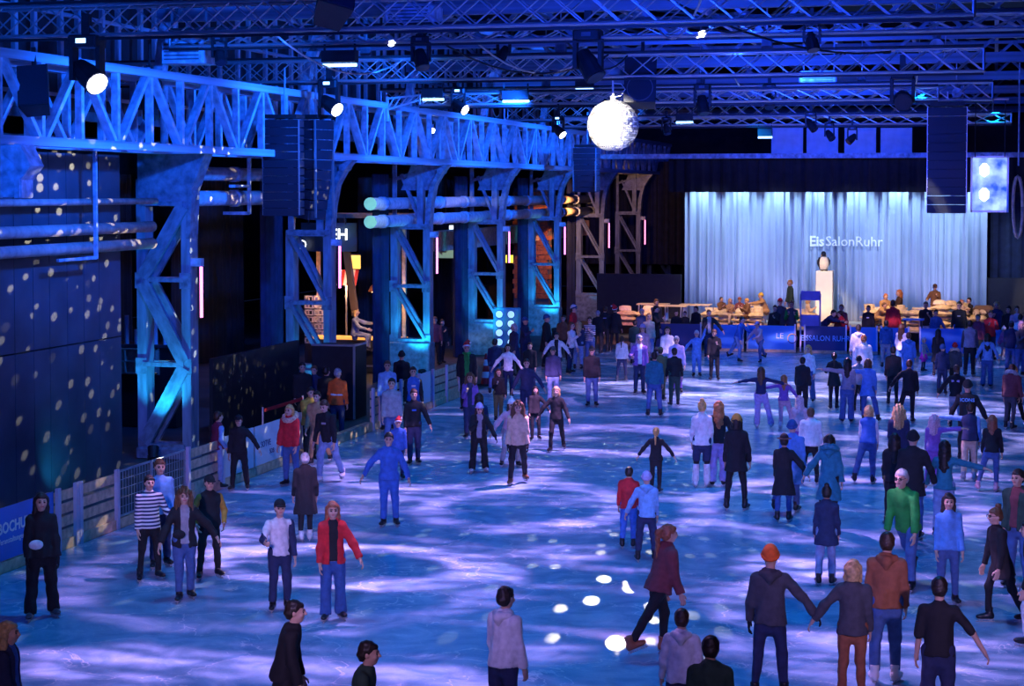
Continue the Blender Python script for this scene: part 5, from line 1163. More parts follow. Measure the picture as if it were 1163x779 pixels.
        if e == 'paper': w_ = arms[0][2]; MB().box(-.1, .1, -.004, .004, -.14, .14).build('paper', M_WHITE, t, False, tuple(w_ + arms[0][3] * .15 + np.array([.06, -.02, 0])))
    # hair, hat
    q = Matrix([list(r_) for r_ in RH]).to_4x4(); q.translation = Vector(hb)
    def on_head(name, me_, m_, par=None):
        o_ = bpy.data.objects.new(name, me_); COL.objects.link(o_); o_.parent = par or t
        if par is None: o_.matrix_local = q
        o_.material_slots[0].link = 'OBJECT'; o_.material_slots[0].material = m_; return o_
    if hair and hair != 'none': hk, hc = hair.split(); on_head('hair', hair_mesh(hk, lod), cloth(hc, 'hair'))
    if hat:
        hk = hat.split(); a, c = hat_mesh(hk[0], lod); o_ = on_head({'cap': 'cap', 'brim': 'hat', 'santa': 'santa_hat'}.get(hk[0], 'beanie'), a, cloth(hk[1])); on_head({'cap': 'visor', 'brim': 'brim'}.get(hk[0], 'cuff'), c, cloth(hk[2] if len(hk) > 2 else hk[1]), o_)
    # skates or shoes
    if skate and base == 'ice' or skate == 'shoe':
        for (hip, kn, an), s in zip(legs, (-1, 1)):
            o_ = bpy.data.objects.new('skate' if skate != 'shoe' else 'shoe', SKATES[lod][0]); COL.objects.link(o_); o_.parent = t; o_.location = an; 
            tilt = an[2] - .125; o_.rotation_euler = (math.radians(-min(40, max(0, tilt * 160))), 0, s * math.radians(16)); o_.material_slots[0].link = 'OBJECT'; o_.material_slots[0].material = cloth(skate if skate != 'shoe' else 'black', 'leather')
            if skate != 'shoe': inst('blade', SKATES[lod][1], o_)
    return t
def projv(p_):
    d = np.array(p_) - CAM; return CY - F * (d @ _u) / (d @ _f)
_np = [0]
def P(x, yh, yf, face, label, top, bot, hair, pose, H=None, z=0.0, xf=None, **kw):
    Y = kw.pop('Y', None); kS = .745 if pose[0] == 'S' else 1.0
    if Y is not None:
        hp_ = gy(x, yh, Y); H = min(1.98, max(1.4, (hp_[2] - z) / kS)); pos = np.array([hp_[0], Y, z])
    elif yf is not None:
        pos = gz(xf if xf is not None else x, yf, z)
        if H is None:
            lo, hi = .8, 2.4
            for _ in range(30):
                m_ = (lo + hi) / 2
                if projv(pos + [0, 0, m_]) > yh: lo = m_
                else: hi = m_
            H = min(1.95, max(1.0, lo))
    else:
        H = H or 1.74; pos = gz(x, yh, z + H * kS); pos[2] = z
    px = projv(pos) - projv(pos + [0, 0, H]); lod = 0 if px > 92 else 1 if px > 52 else 2
    if kw.pop('fl', 0): kw['base'] = 'floor'; kw['skate'] = 'shoe'; pos[2] = z - .03 if z == 0 else z
    _np[0] += 1
    return person(tuple(pos), math.atan2(-pos[0], pos[1]) + math.radians(face), H, lod, label, top, bot, hair, pose, seed=_np[0], **kw)
# --- foreground, left
P(48, 560, 703, 8, 'woman in black with long dark hair and wide black trousers near the BOCHUM banner', 'jacket black', 'wide black', 'long dark', 'wdd', fem=1, extra=('bag:white',), skate='dgrey', glove='black')
P(8, 707, None, 70, 'blond woman in a dark jacket over a blue top, cut by the left edge', 'open navy blue', 'jeans jeans', 'long blond', 'sdd', H=1.66, fem=1)
P(170, 540, 659, 14, 'skater in a navy and white striped jumper and black trousers', 'stripe navy', 'slim black', 'short dark', 'wdw')
P(210, 555, 683, 5, 'woman in a dark jacket and blue jeans with a bag, beside the striped jumper', 'open black grey', 'jeans jeans', 'curly mbrown', 'nko', fem=1, extra=('bag:black',))
P(238, 540, 657, 12, 'person in a cap and black vest with mustard sleeves', 'vest black mustard', 'slim black', 'short dark', 'wpp', hat='cap black')
P(181, 522, None, 10, 'person in a pale blue jumper standing behind the striped jumper', 'sweat lblue', 'jeans navy', 'short mbrown', 'sdd', H=1.76)
P(241, 468, 555, 120, 'person in a burgundy vest with blue sleeves leaning at the rink board', 'vest burgundy lblue', 'jeans ljeans', 'short dbrown', 'spd', xf=247)
P(272, 472, 557, -12, 'skater in a black hooded jacket and cap stretching one arm to the right', 'hoodie black', 'jeans black', 'short dark', 'wdo', hat='cap black')
P(330, 460, 552, -28, 'woman in a red puffer jacket with fur hood and blue jeans', 'puff red', 'jeans jeans', 'bob gold', 'sdd', fem=1, extra=('fur:beige', 'hood'))
P(373, 452, 548, -30, 'man in a black sweatshirt and pale jeans looking down', 'sweat black', 'jeans ljeans', 'short dbrown', 'gdd', head=(0, 18), skate='white', extra=('chest:grey',))
P(347, 515, 614, -170, 'small skater in a long black coat with white skates, seen from behind', 'coat black', 'slim black', 'short silver', 'ndd', skate='white')
P(362, 443, 528, -20, 'skater in a long camel coat and brown trousers behind the black sweatshirt', 'coat camel', 'slim camel', 'short dark', 'gdd')
P(352, 437, None, 20, 'spectator in a mustard puffer jacket behind the white banner', 'puff mustard', 'jeans black', 'short dark', 'sxd', H=1.7, fl=1)
P(343, 409, None, 10, 'dark clothed spectator at the second column, leftmost of the group', 'jacket black', 'jeans black', 'short dark', 'sdd', H=1.8, fl=1)
P(357, 413, None, -20, 'spectator in a dark blue jacket between two dark clothed ones at the second column', 'jacket navy', 'jeans navy', 'short mbrown', 'sdd', H=1.63, fl=1)
P(370, 414, None, 150, 'spectator in a black jacket with back turned beside the orange safety jacket', 'jacket black', 'jeans black', 'short dark', 'sdd', H=1.75, fl=1)
P(383, 416, None, 160, 'steward in an orange high visibility jacket behind the red belt', 'jacket orange', 'jeans navy', 'short grey', 'sdd', H=1.76, fl=1, extra=('hiviz',))
P(397, 399, None, -20, 'person with only a dark head showing behind the black booth', 'jacket black', 'jeans black', 'short dark', 'sdd', H=1.72, fl=1)
P(326, 568, 694, 8, 'man in a white t-shirt over navy sleeves with a dark cap', 'tee white navy', 'jeans navy', 'short dbrown', 'swd', hat='cap black', xf=318)
P(378, 570, 705, 6, 'woman in an open red jacket over black with grey cargo trousers', 'open red black', 'wide mid', 'long rust', 'sdk', fem=1)
P(322, 680, None, 85, 'blurred skater in black seen from the side at the bottom left', 'jacket black', 'slim black', 'short dark', 'gdd', H=1.72)
P(406, 726, None, 80, 'dark clothed skater at the bottom edge, only head and shoulders showing', 'jacket dgreen', 'slim black', 'short dark', 'gdd', H=1.68)
P(442, 492, 598, -2, 'skater all in blue, hoodie and trousers, arms slightly spread', 'hoodie blue', 'jeans blue', 'short dark', 'sok')
P(452, 476, 545, 4, 'child in a santa hat and blue jacket', 'jacket blue', 'slim navy', 'short blond', 'sdd', hat='santa red white')
P(470, 442, 528, 4, 'man in a black sweatshirt with a blue chest print and dark jeans', 'sweat black', 'jeans navy', 'short dbrown', 'ndk', extra=('chest:blue',))
P(445, 430, None, -4, 'man in a pale grey hoodie and blue jeans near the entrance', 'hoodie grey', 'jeans jeans', 'short dark', 'sdd', H=1.76)
P(440, 410, None, 0, 'young man in a pale blue jumper beside the third column', 'sweat lblue', 'jeans jeans', 'short mbrown', 'sdd', H=1.78)
P(456, 397, None, 175, 'man in a black jacket and beanie with back turned at the third column', 'jacket black', 'jeans black', None, 'sdd', H=1.72, hat='beanie black', fl=1)
P(469, 417, None, 6, 'boy in a black and blue tracksuit top', 'vest blue black', 'slim black', 'short dark', 'sdd', H=1.72, extra=('chest:white',))
P(544, 456, 537, 4, 'woman in a lilac beanie and black flared trousers leaning forward with white skates', 'open black grey', 'wide black', 'long dbrown', 'wxk', fem=1, hat='beanie lilac', skate='white', lean=18, head=(0, 12), glove='black')
P(588, 454, 550, 3, 'curly haired woman in a beige jacket and black trousers', 'jacket beige', 'slim black', 'curly mbrown', 'gdd', fem=1, glove='black', skate='brown')
P(579, 447, None, 10, 'skater in a white beanie and dull pink jacket behind the beige jacket', 'jacket lpink', 'jeans grey', 'long dbrown', 'cok', H=1.62, hat='pom white', fem=1)
P(534, 424, 498, -5, 'curly haired woman in a dark purple jacket and jeans', 'open purple navy', 'jeans navy', 'curly mbrown', 'sxd', fem=1)
P(530, 390, None, 3, 'man in a santa hat and black jacket with yellow green trim', 'open black green', 'jeans black', 'short grey', 'sdd', H=1.86, hat='santa red white', extra=('scarf:green',))
P(566, 419, 478, 8, 'girl in a black top and olive trousers before the white blouse', 'sweat black', 'jeans olive', 'long dbrown', 'nxd', fem=1)
P(577, 391, 452, -5, 'woman in a white blouse and dark trousers with arms spread', 'sweat white', 'slim navy', 'bob dark', 'noo', fem=1)
P(562, 385, None, 160, 'dark hooded spectator beside the eight-lamp blinder', 'hoodie navy', 'jeans jeans', 'short dark', 'sdd', H=1.66)
P(544, 447, None, 175, 'dark haired skater half hidden behind the lilac beanie', 'jacket navy', 'slim black', 'long dark', 'sdd', H=1.6, fem=1)
# --- left middle, back
P(584, 368, None, -60, 'grey haired woman in a dark coat facing left by the fifth column', 'coat navy', 'slim black', 'bob silver', 'sdd', fem=1)
P(595, 361, None, 60, 'person in a blue hood and dark jacket by the fifth column', 'jacket navy', 'jeans navy', None, 'sxd', hat='beanie mid')
P(620, 358, None, 70, 'person in a blue beanie and long black coat before the turquoise block foot', 'coat black', 'slim black', None, 'sdd', H=1.82, hat='beanie mid')
P(632, 378, 432, 0, 'man in an open white jacket over black with arms spread', 'open white black', 'jeans navy', 'short dark', 'soo')
P(602, 389, 445, -8, 'person in a black jacket looking left behind the navy shirt', 'jacket black', 'jeans navy', 'short dbrown', 'sdd')
P(628, 394, 460, 0, 'man in a cap and dark jacket with pale jeans, coming forward', 'jacket navy', 'jeans ljeans', 'short dark', 'sdd', hat='cap dgrey')
P(598, 408, 480, 0, 'man in a navy shirt with both arms away from the body', 'sweat navy', 'jeans navy', 'short dbrown', 'sko')
P(608, 439, 500, 5, 'girl in black with long hair holding the hand of another in black', 'sweat black', 'slim black', 'long dark', 'sdo', fem=1)
P(632, 438, 513, -5, 'girl in black with fair hair holding hands on her left', 'sweat black', 'slim black', 'bob blond', 'gok', fem=1)
P(672, 394, 462, 0, 'man in a black jacket and blue jeans standing alone', 'jacket black', 'jeans jeans', 'short dark', 'sdd', hat='cap black')
P(640, 358, None, -10, 'person in a brown jacket beside the red jacket with striped beanie', 'jacket brown', 'slim black', 'short dbrown', 'sdd', H=1.7)
P(650, 347, None, 70, 'person in a red jacket and a striped bobble hat', 'jacket red', 'jeans navy', 'short dbrown', 'sdd', H=1.9, hat='pom white navy')
P(648, 366, None, 60, 'woman with brown hair and white top below the red jacket', 'sweat white', 'slim navy', 'long mbrown', 'sxd', H=1.72, fem=1)
P(657, 365, 420, 170, 'fair haired girl in a dark jacket and pale jeans, seen from behind', 'jacket navy', 'jeans ljeans', 'long blond', 'sdd', fem=1)
P(670, 360, 415, -20, 'person in a patterned white jumper and jeans holding a phone', 'stripe navy', 'jeans jeans', 'short dbrown', 'sxx', extra=('phone',))
P(679, 353, 402, 170, 'person in black at the left of the dark trio', 'jacket black', 'slim black', 'short grey', 'sdd')
P(687, 348, 400, 175, 'tall person in black in the middle of the dark trio', 'jacket black', 'jeans black', 'short dbrown', 'sdd', extra=('backmark',))
P(698, 348, 400, 160, 'person in black with a santa hat at the right of the dark trio', 'long black', 'slim black', 'short dark', 'sdd', hat='santa red white')
P(706, 382, 433, 172, 'woman in a white puffer jacket with a black ponytail and leggings', 'puff white', 'slim navy', 'pony dark', 'wdd', fem=1, skate='dgrey')
P(721, 364, 414, 175, 'man in a dark green jacket with back turned', 'jacket dgreen', 'jeans grey', 'short dark', 'sdd')
P(729, 351, None, 20, 'person in a dark coat in the crowd before the black screen wall', 'coat navy', 'slim black', 'short grey', 'sdd')
P(745, 338, None, 30, 'person with warm lit face high in the crowd before the black screen wall', 'jacket dgrey', 'jeans black', 'short brown', 'sxd', Y=72.0, z=0, fl=1)
P(744, 348, None, 70, 'dark haired person in a black coat holding a white paper', 'coat black', 'slim black', 'short dark', 'sxd', extra=('paper',))
P(737, 356, None, 10, 'person in a pale jacket with warm light behind the black coat', 'jacket beige', 'jeans ljeans', 'bob gold', 'sdd', fem=1)
P(730, 369, None, 0, 'person in a lilac beanie and pink jacket', 'jacket lpink', 'jeans grey', 'long mbrown', 'sdd', hat='beanie lilac', fem=1)
P(733, 381, 448, 8, 'man in a dark varsity jacket with white shirt laughing', 'open purple white', 'jeans navy', 'short grey', 'swd', xf=726)
P(743, 400, 473, 178, 'skater in a teal hoodie and blue jeans seen from behind', 'hoodie teal', 'jeans mid', 'short dark', 'wdd')
P(758, 371, None, 0, 'woman with long dark hair and a white top', 'sweat white', 'jeans ljeans', 'long dark', 'sdd', fem=1)
P(762, 382, 447, 0, 'grey haired man in a lilac jacket and trousers', 'jacket lilac', 'jeans purple', 'short silver', 'sdd', xf=768)
P(750, 395, 455, 175, 'person in a camouflage cap close to the teal hoodie', 'jacket olive', 'jeans olive', 'short dbrown', 'sdd', hat='cap olive')
P(760, 396, 461, -170, 'person in a black cap and black top with green trousers', 'sweat black', 'jeans dgreen', 'short dark', 'sdd', hat='cap black', xf=766)
P(768, 351, None, 10, 'person in black at the far barrier, left of three', 'jacket black', 'jeans black', 'short dbrown', 'sdd', Y=70.5, z=0, fl=1)
P(778, 352, None, -10, 'person in black at the far barrier, middle of three', 'hoodie black', 'jeans black', 'short dbrown', 'sdd', Y=70.9, z=0, fl=1)
P(791, 346, None, -40, 'taller person in black at the far barrier, right of three', 'jacket black', 'jeans black', 'short dark', 'sdd', Y=71.5, z=0, fl=1)
P(791, 376, 428, 0, 'person dressed all in light blue with a grey cap and raised hand', 'sweat sky', 'jeans sky', None, 'sor', hat='beanie silver')
P(811, 374, 432, 0, 'man in a black tracksuit looking down beside the light blue suit', 'hoodie black', 'jeans black', 'short brown', 'sdx', head=(0, 15))
P(805, 352, None, 10, 'person in an open dark jacket and grey shirt stretching an arm right', 'open black grey', 'jeans navy', 'short mbrown', 'sdo')
P(838, 358, 411, 60, 'skater in a bright blue jacket and pale trousers rushing to the right', 'jacket blue', 'jeans ljeans', 'short dbrown', 'Ldf')
# --- far end and barrier
P(863, 364, 412, -40, 'skater in a pinkish jacket, cap and jeans moving left', 'jacket lpink', 'jeans jeans', 'short dbrown', 'Rof', hat='cap lilac')
P(880, 347, 399, -20, 'man in black bending at the ring logo banner', 'jacket black', 'jeans black', 'short dbrown', 'sdx')
P(886, 334, None, 10, 'person in a red cap and dark jacket on the stage edge', 'jacket dgrey', 'jeans black', 'short dbrown', 'sdd', hat='cap red', fl=1, Y=71.6, z=0)
P(899, 340, None, 0, 'person in a green and black jacket behind the ring logo banner', 'vest dgrey green', 'jeans black', 'short mbrown', 'sxx', fl=1, Y=71.3, z=0)
P(898, 317, None, -70, 'person with cropped fair hair and dark clothes standing on the stage, side on', 'jacket dgreen', 'jeans jeans', 'short gold', 'sdd', fl=1, Y=75.6, z=.67)
P(870, 333, None, -75, 'seated person in a yellow beanie leaning over a table on the stage', 'jacket camel', 'jeans camel', None, 'Stt', hat='beanie yellow', lean=22, fl=1, Y=75.3, z=.67)
P(849, 344, None, -60, 'seated person in a brown fur jacket and pale beanie on the stage', 'puff brown', 'jeans brown', None, 'Sxx', hat='beanie gold', fl=1, Y=73.8, z=.67)
P(829, 348, None, 20, 'blond person seated on the straw sofa', 'jacket camel', 'jeans beige', 'bob blond', 'Sxx', fem=1, fl=1, Y=74.0, z=.67)
P(819, 348, None, 30, 'dark haired person in a brown jacket seated left of the blond one', 'puff brown', 'jeans brown', 'short dbrown', 'Sxx', fl=1, Y=74.6, z=.67)
P(840, 349, None, 0, 'seated person in a reddish beanie between two others on the stage', 'jacket maroon', 'jeans brown', None, 'Sxx', hat='beanie rust', fl=1, Y=74.8, z=.67)
P(947, 353, 398, 60, 'person in dark blue bending over the EISSALON RUHR banner', 'jacket navy', 'jeans navy', 'short dark', 'stt', H=1.75, lean=48, xf=935)
P(961, 350, None, -100, 'person in a bright red jacket leaning at the barrier', 'jacket red', 'jeans black', 'short dbrown', 'stt', lean=25, fl=1, Y=71.0, z=0)
P(956, 344, None, -20, 'person with brown hair just behind the red jacket at the barrier', 'jacket maroon', 'jeans black', 'short mbrown', 'sdd', fl=1, Y=71.6, z=0)
P(917, 352, None, 90, 'fair haired person seated behind the purple portal frame', 'puff beige', 'jeans camel', 'bob blond', 'Sxx', fem=1, fl=1, Y=74.3, z=.67)
P(986, 347, 398, -10, 'man in a black sweatshirt with white chest print at the barrier', 'sweat black', 'jeans black', 'short dbrown', 'sdd', extra=('chest:white',))
P(975, 369, None, 175, 'person in a white hoodie with dark hair, seen from behind', 'hoodie white', 'jeans ljeans', 'short dark', 'sdd', H=1.76)
P(981, 381, None, 178, 'broad person in a fluffy white jacket with ginger hair, seen from behind', 'puff white', 'jeans grey', 'short ginger', 'sdd', H=1.78)
P(918, 392, 457, -20, 'woman with long fair hair, white top and wide blue jeans', 'crop white', 'wide jeans', 'long gold', 'sdd', fem=1)
P(911, 406, 470, 172, 'person in black standing close to the fair haired woman in wide jeans', 'jacket black', 'jeans black', 'short dark', 'sdd')
P(949, 401, 465, 178, 'woman in a loose black top and leggings with hands on hips', 'long black', 'slim black', 'pony dark', 'nww', fem=1, xf=947)
P(966, 407, 480, 180, 'woman with long black hair in a pale grey jumper and flared jeans', 'sweat grey', 'wide jeans', 'long dark', 'sdu', fem=1, xf=962)
P(975, 405, 468, 178, 'person in a black beanie between the grey jumper and the blue jacket', 'jacket grey', 'slim black', None, 'sdd', hat='beanie black')
P(993, 408, 480, 176, 'woman in a blue jacket and jeans with an arm around her friends', 'long sky', 'jeans jeans', 'bob mbrown', 'Kdu', fem=1, xf=985)
P(1014, 394, 460, 175, 'short haired skater in black holding the hand of another in black', 'jacket black', 'slim black', 'short dbrown', 'sdd')
P(1028, 409, 480, 178, 'skater in a black jacket and leggings with one leg set out to the side', 'jacket black', 'slim black', 'short dbrown', 'kdo', xf=1032)
P(855, 417, 486, 178, 'long haired woman in a dark crop top and pale trousers, arms spread wide', 'crop navy', 'wide lilac', 'long mbrown', 'Khh', fem=1, xf=864, skate='white')
P(903, 426, 486, 178, 'ginger haired woman in a purple jumper and pale pink trousers, arms spread', 'sweat purple', 'jeans lpink', 'long ginger', 'Koh', fem=1, xf=890, skate='white')
P(908, 450, None, 175, 'person in a purple skirt and pale pink hair behind the white puffer jacket', 'jacket lpink', 'jeans purple', 'long lpink', 'sdd', H=1.55, fem=1)
P(1006, 364, 418, 178, 'person in a dark blue jacket and pale grey trousers at the far end', 'hoodie mid', 'jeans grey', 'short dbrown', 'sdd')
P(1024, 368, None, 150, 'woman with brown hair in a white jumper at the far end', 'sweat white', 'jeans sky', 'long mbrown', 'sdd', fem=1)
P(1032, 378, None, 175, 'person in light blue standing close to the white jumper at the far end', 'hoodie sky', 'jeans sky', 'short mbrown', 'sdd', H=1.6)
P(1051, 347, 398, -5, 'man in a black t-shirt and pale jeans at the far barrier', 'tee black', 'jeans ljeans', 'short dark', 'sdx', H=1.85)
P(1063, 350, None, 15, 'person in a blue top next to the man in the black t-shirt', 'sweat mid', 'jeans jeans', 'short dark', 'sdk', Y=70.9, z=0, fl=1)
P(1089, 346, 402, -5, 'man in a black sweatshirt and bright blue jeans at the far barrier', 'sweat black', 'jeans blue', 'short dark', 'sdd', H=1.95, extra=('chest:grey',))
P(1065, 374, 428, 165, 'long haired woman in a black coat beside the pink tutu', 'coat black', 'slim black', 'long dark', 'sdd', fem=1)
P(1049, 384, 422, 60, 'small child in a bright pink tutu and helmet', 'sweat grey', 'skirt magenta navy', 'bob blond', 'sdo', fem=1, hat='beanie lpink')
P(1101, 364, 427, 178, 'person in a grey puffer vest and black trousers, seen from behind', 'vest grey dgrey', 'jeans black', 'short dark', 'sdd')
P(1111, 357, None, -10, 'person in a dark red jacket right of the grey puffer vest', 'jacket burgundy', 'jeans black', 'short mbrown', 'sdd')
P(1125, 353, None, 10, 'person in a red jacket with pink face at the right far end', 'jacket red', 'jeans navy', 'short mbrown', 'sxx', H=1.8)
P(1132, 339, None, 0, 'fair haired person standing high at the right end of the barrier', 'jacket navy', 'jeans navy', 'bob gold', 'sxd', fem=1, Y=71.8, z=0, fl=1)
P(1146, 346, None, -20, 'dark haired person at the right end of the far barrier, inner one', 'jacket black', 'jeans black', 'short dark', 'sdd', Y=71.0, z=0, fl=1)
P(1155, 346, None, 10, 'person in pale clothes at the right end of the far barrier, outer one', 'sweat lpink', 'jeans grey', 'short mbrown', 'sdd', Y=70.6, z=0, fl=1)
P(1159, 357, None, 170, 'dark haired person in a white top at the far right edge', 'sweat white', 'jeans grey', 'short dark', 'sdd')
P(1136, 372, 409, 100, 'child in a pink jacket with white bobble hat', 'jacket pink', 'slim lpink', 'short blond', 'cdf', hat='pom white', H=1.25, skate='white', lean=16)
P(1148, 365, 425, 178, 'skater in a dark cap and jacket at the right, facing away', 'jacket navy', 'jeans jeans', 'short dark', 'sdd', hat='cap dgrey')
P(1159, 365, 428, 30, 'skater with fair hair and folded arms at the right edge of the far ice', 'sweat dgrey', 'jeans jeans', 'bob lpink', 'sxx', fem=1)
P(1121, 379, 440, 178, 'woman with a black ponytail, pale blue hoodie and jeans, seen from behind', 'hoodie lblue', 'wide jeans', 'long dark', 'skk', fem=1)
P(1070, 392, 448, 176, 'skater in navy with a dark blue cap, left of the red beanie', 'hoodie navy', 'jeans navy', None, 'sdd', hat='beanie mid')
P(1084, 390, 445, 178, 'skater in a red beanie and fur hooded dark jacket, seen from behind', 'jacket dgrey', 'jeans black', None, 'sdd', hat='beanie red', extra=('fur:beige', 'hood'))
P(1073, 414, 487, 172, 'man in a black sweatshirt with white back print and pale trousers', 'sweat black', 'jeans grey', 'short mbrown', 'Gko', extra=('wings',), xf=1085)
P(1099, 433, None, 178, 'man in a black beanie and black jumper with blue letters across the back', 'sweat black', 'jeans black', None, 'skk', H=1.86, hat='beanie black', extra=('back:ICONS',))
P(1142, 413, 488, 160, 'skater in a brown puffer jacket with white collar', 'puff maroon', 'slim dgrey', 'short dbrown', 'Gdd', extra=('fur:silver',), xf=1147)
P(1157, 414, 485, -20, 'woman in a light blue scarf and black coat with white skates', 'jacket black', 'slim black', 'bob gold', 'gdd', fem=1, extra=('scarf:sky',), skate='white', xf=1152)
P(1100, 458, 546, 176, 'man in a dark vest with pale sleeves and beige trousers, arm stretched left', 'vest navy lblue', 'jeans beige', 'short dbrown', 'sdu', xf=1101, skate='grey')
P(1065, 472, 552, 172, 'woman with pinkish hair in a purple jacket beside the dark vest', 'jacket purple', 'wide purple', 'curly lpink', 'sud', fem=1, xf=1060)
P(1126, 472, 558, 178, 'woman with very long auburn hair, black top and blue jeans', 'sweat black', 'slim jeans', 'long rust', 'kdd', fem=1, skate='lpink')
P(1021, 461, None, 176, 'blond woman in a dark purple jacket, arm in arm with the blond in a vest', 'jacket navy', 'jeans navy', 'curly blond', 'sdd', fem=1, H=1.72)
P(996, 461, 549, 178, 'blond woman in a blue vest with white sleeves and jeans', 'vest blue white', 'jeans jeans', 'bob blond', 'kdd', fem=1, xf=986)
P(1016, 493, None, 178, 'dark haired person in black walking beside the black beanie', 'jacket black', 'slim black', 'long dark', 'sdd', fem=1, H=1.7)
P(1037, 491, None, 178, 'big man in a long black coat and black beanie, seen from behind', 'long black', 'jeans mid', None, 'skd', H=1.88, hat='beanie black')
P(1073, 501, None, 174, 'woman with long black hair and a grey green top stretching an arm right', 'sweat teal', 'jeans ljeans', 'long dark', 'shk', fem=1, H=1.72)
P(1005, 527, 668, -25, 'grey haired man in a green jacket with glasses and jeans', 'jacket green', 'jeans jeans', 'short silver', 'Rdd', extra=('glasses',), xf=1030, lean=20)
P(938, 553, 664, 178, 'woman in a navy jumper with a bun and pale jeans, seen from behind', 'long navy', 'jeans ljeans', 'bun dark', 'sdd', fem=1)
P(890, 495, 592, 178, 'woman in a long black coat and black hat holding hands', 'coat black', 'slim mid', 'short dark', 'sod', hat='brim black', fem=1)
P(942, 494, None, 176, 'person in a teal coat with fur hood holding hands', 'coat teal', 'slim black', 'bob dark', 'sdo', fem=1, extra=('fur:teal', 'hood'), H=1.7)
P(899, 479, None, 172, 'person in a long light blue coat and blue beanie behind the black coat', 'coat sky', 'jeans jeans', None, 'kdd', hat='beanie mid', H=1.72)
P(913, 463, 550, 176, 'person in a white puffer jacket and black leggings, seen from behind', 'puff white', 'slim black', 'short mbrown', 'gdd', xf=920)
P(795, 456, 553, 176, 'woman in a white jacket, navy shorts and white leg warmers', 'jacket white', 'shorts navy black', 'bun gold', 'sdd', fem=1, extra=('warmers',), skate='white', xf=797)
P(816, 456, 552, 178, 'woman with very long ginger hair, dark top and lilac trousers', 'sweat black', 'wide lilac', 'long ginger', 'swd', fem=1)
P(843, 472, 579, 174, 'woman in a mustard beanie, black coat and black leggings', 'long black', 'slim black', 'bob dark', 'wdd', fem=1, hat='beanie mustard', xf=836)
P(745, 486, 560, 172, 'fair haired girl in black with arms away from the body', 'sweat black', 'slim black', 'pony gold', 'noo', fem=1)
P(718, 531, 622, 172, 'youth in a red jacket beside the light blue jacket', 'jacket red', 'jeans blue', 'short dark', 'sdd', xf=714)
P(734, 537, 637, 178, 'youth in a blue and white jacket with grey beanie, seen from behind', 'hoodie lblue', 'jeans navy', None, 'wdk', hat='beanie lilac')
# --- foreground, right
P(760, 623, 745, 118, 'woman in a maroon puffer jacket with flying ponytail, leaning into a stride', 'puff maroon', 'slim black', 'pony rust', 'Rdd', fem=1, lean=14, skate='rust', H=1.76, xf=748)
P(774, 693, None, 175, 'skater in a blurred white jacket crouching at the bottom', 'hoodie white', 'jeans navy', 'short dbrown', 'sdd', H=1.58)
P(807, 724, None, 178, 'dark haired man in a dark green jacket at the bottom edge, seen from behind', 'jacket dgreen', 'jeans black', 'short dark', 'sdd', H=1.72)
P(572, 668, None, 140, 'person in a pale lilac jacket at the bottom centre', 'hoodie white', 'jeans navy', 'short dark', 'sdd', H=1.74)
P(875, 622, None, 178, 'man in an orange beanie and dark grey hoodie holding hands at the bottom right', 'hoodie dgrey', 'slim navy', None, 'wod', H=1.84, hat='beanie orange', glove='black')
P(969, 637, None, 180, 'blond woman in a dark grey jacket and rust trousers holding hands', 'jacket dgrey', 'slim rust', 'bob blond', 'sdo', fem=1, H=1.72)
P(1001, 615, 775, 176, 'man in a brown pink hoodie and jeans with white skates', 'hoodie rust', 'jeans jeans', 'short dbrown', 'sdd', skate='white', H=1.86, xf=1006)
P(1067, 657, None, 178, 'man in a black t-shirt and dark jeans with bare forearm, at the bottom right', 'tee black', 'jeans navy', 'short dark', 'sod', H=1.78)
P(1071, 561, 688, 6, 'woman in a light blue jumper and blue jeans facing the camera', 'sweat sky', 'slim jeans', 'long dark', 'sdd', fem=1, xf=1076)
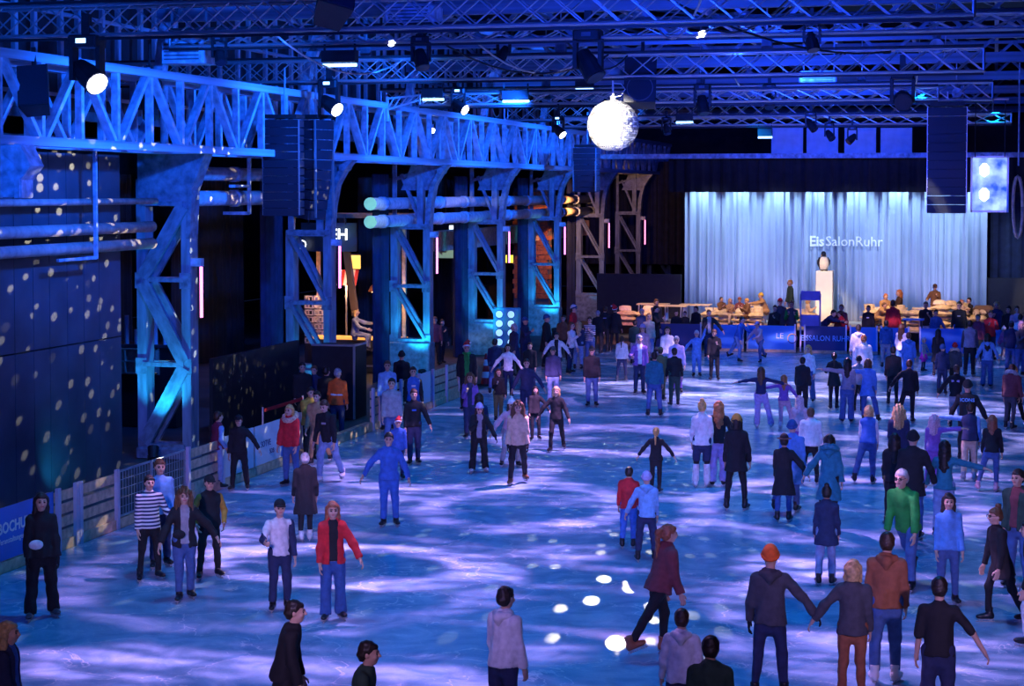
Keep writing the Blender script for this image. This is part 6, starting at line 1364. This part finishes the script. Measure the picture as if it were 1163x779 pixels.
P(1136, 575, 708, -60, 'woman in black with glasses and tied hair standing side on', 'long black', 'slim black', 'bun mbrown', 'gdd', fem=1, extra=('glasses',))
P(1157, 534, None, -30, 'young man in an open dark green jacket at the right edge', 'open dgreen maroon', 'jeans jeans', 'short dark', 'sdd', H=1.82)
P(1178, 590, None, -90, 'skater in pale trousers at the right edge, almost out of the frame', 'jacket black', 'jeans white', 'short dark', 'gdd', H=1.75)
# --- on the stage, right part
P(1004, 334, None, 20, 'red haired person leaning forward on the straw cushions', 'puff camel', 'jeans brown', 'short ginger', 'Sxx', fl=1, lean=20, Y=74.4, z=.67)
P(996, 341, None, 60, 'person in a tan jacket bent over the cushion pile', 'puff camel', 'jeans camel', 'short brown', 'Stt', fl=1, lean=40, Y=73.4, z=.67)
P(1014, 338, None, 160, 'slim person in a red coat standing at the cushions', 'coat red', 'slim black', 'short dark', 'sdd', fl=1, Y=71.6, z=0)
P(1022, 331, None, -70, 'red haired woman in a dark patterned jacket seated high on the cushions', 'jacket dbrown', 'jeans dbrown', 'long ginger', 'Sxx', fem=1, fl=1, Y=74.6, z=.67)
P(1062, 322, None, -5, 'man in a brown shirt and cap standing on the stage', 'jacket brown', 'jeans beige', 'short brown', 'swx', hat='cap brown', fl=1, Y=75.4, z=.67)
P(1101, 340, None, -50, 'dark haired person seated at the right cushion pile', 'jacket black', 'jeans black', 'short dark', 'Sxx', fl=1, Y=74.4, z=.67)
P(1092, 342, None, 40, 'person in a pale jacket seated at the right cushion pile', 'puff beige', 'jeans beige', 'short ginger', 'Sxx', fl=1, Y=73.7, z=.67)
# --- in the aisle
P(502, 361, 412, 30, 'waiter in black standing in the aisle past the third column', 'jacket black', 'slim black', 'short dbrown', 'nxd', fl=1)
P(494, 358, None, 0, 'person in a dark reddish jacket behind the waiter in the aisle', 'jacket maroon', 'jeans black', 'short brown', 'sxd', H=1.72, fl=1)
P(403, 352, None, 75, 'blond woman in a grey top sitting at the yellow-lit bar', 'sweat grey', 'slim grey', 'bob gold', 'Sft', Y=bar.location.y - .35, z=.72, fem=1, fl=1)
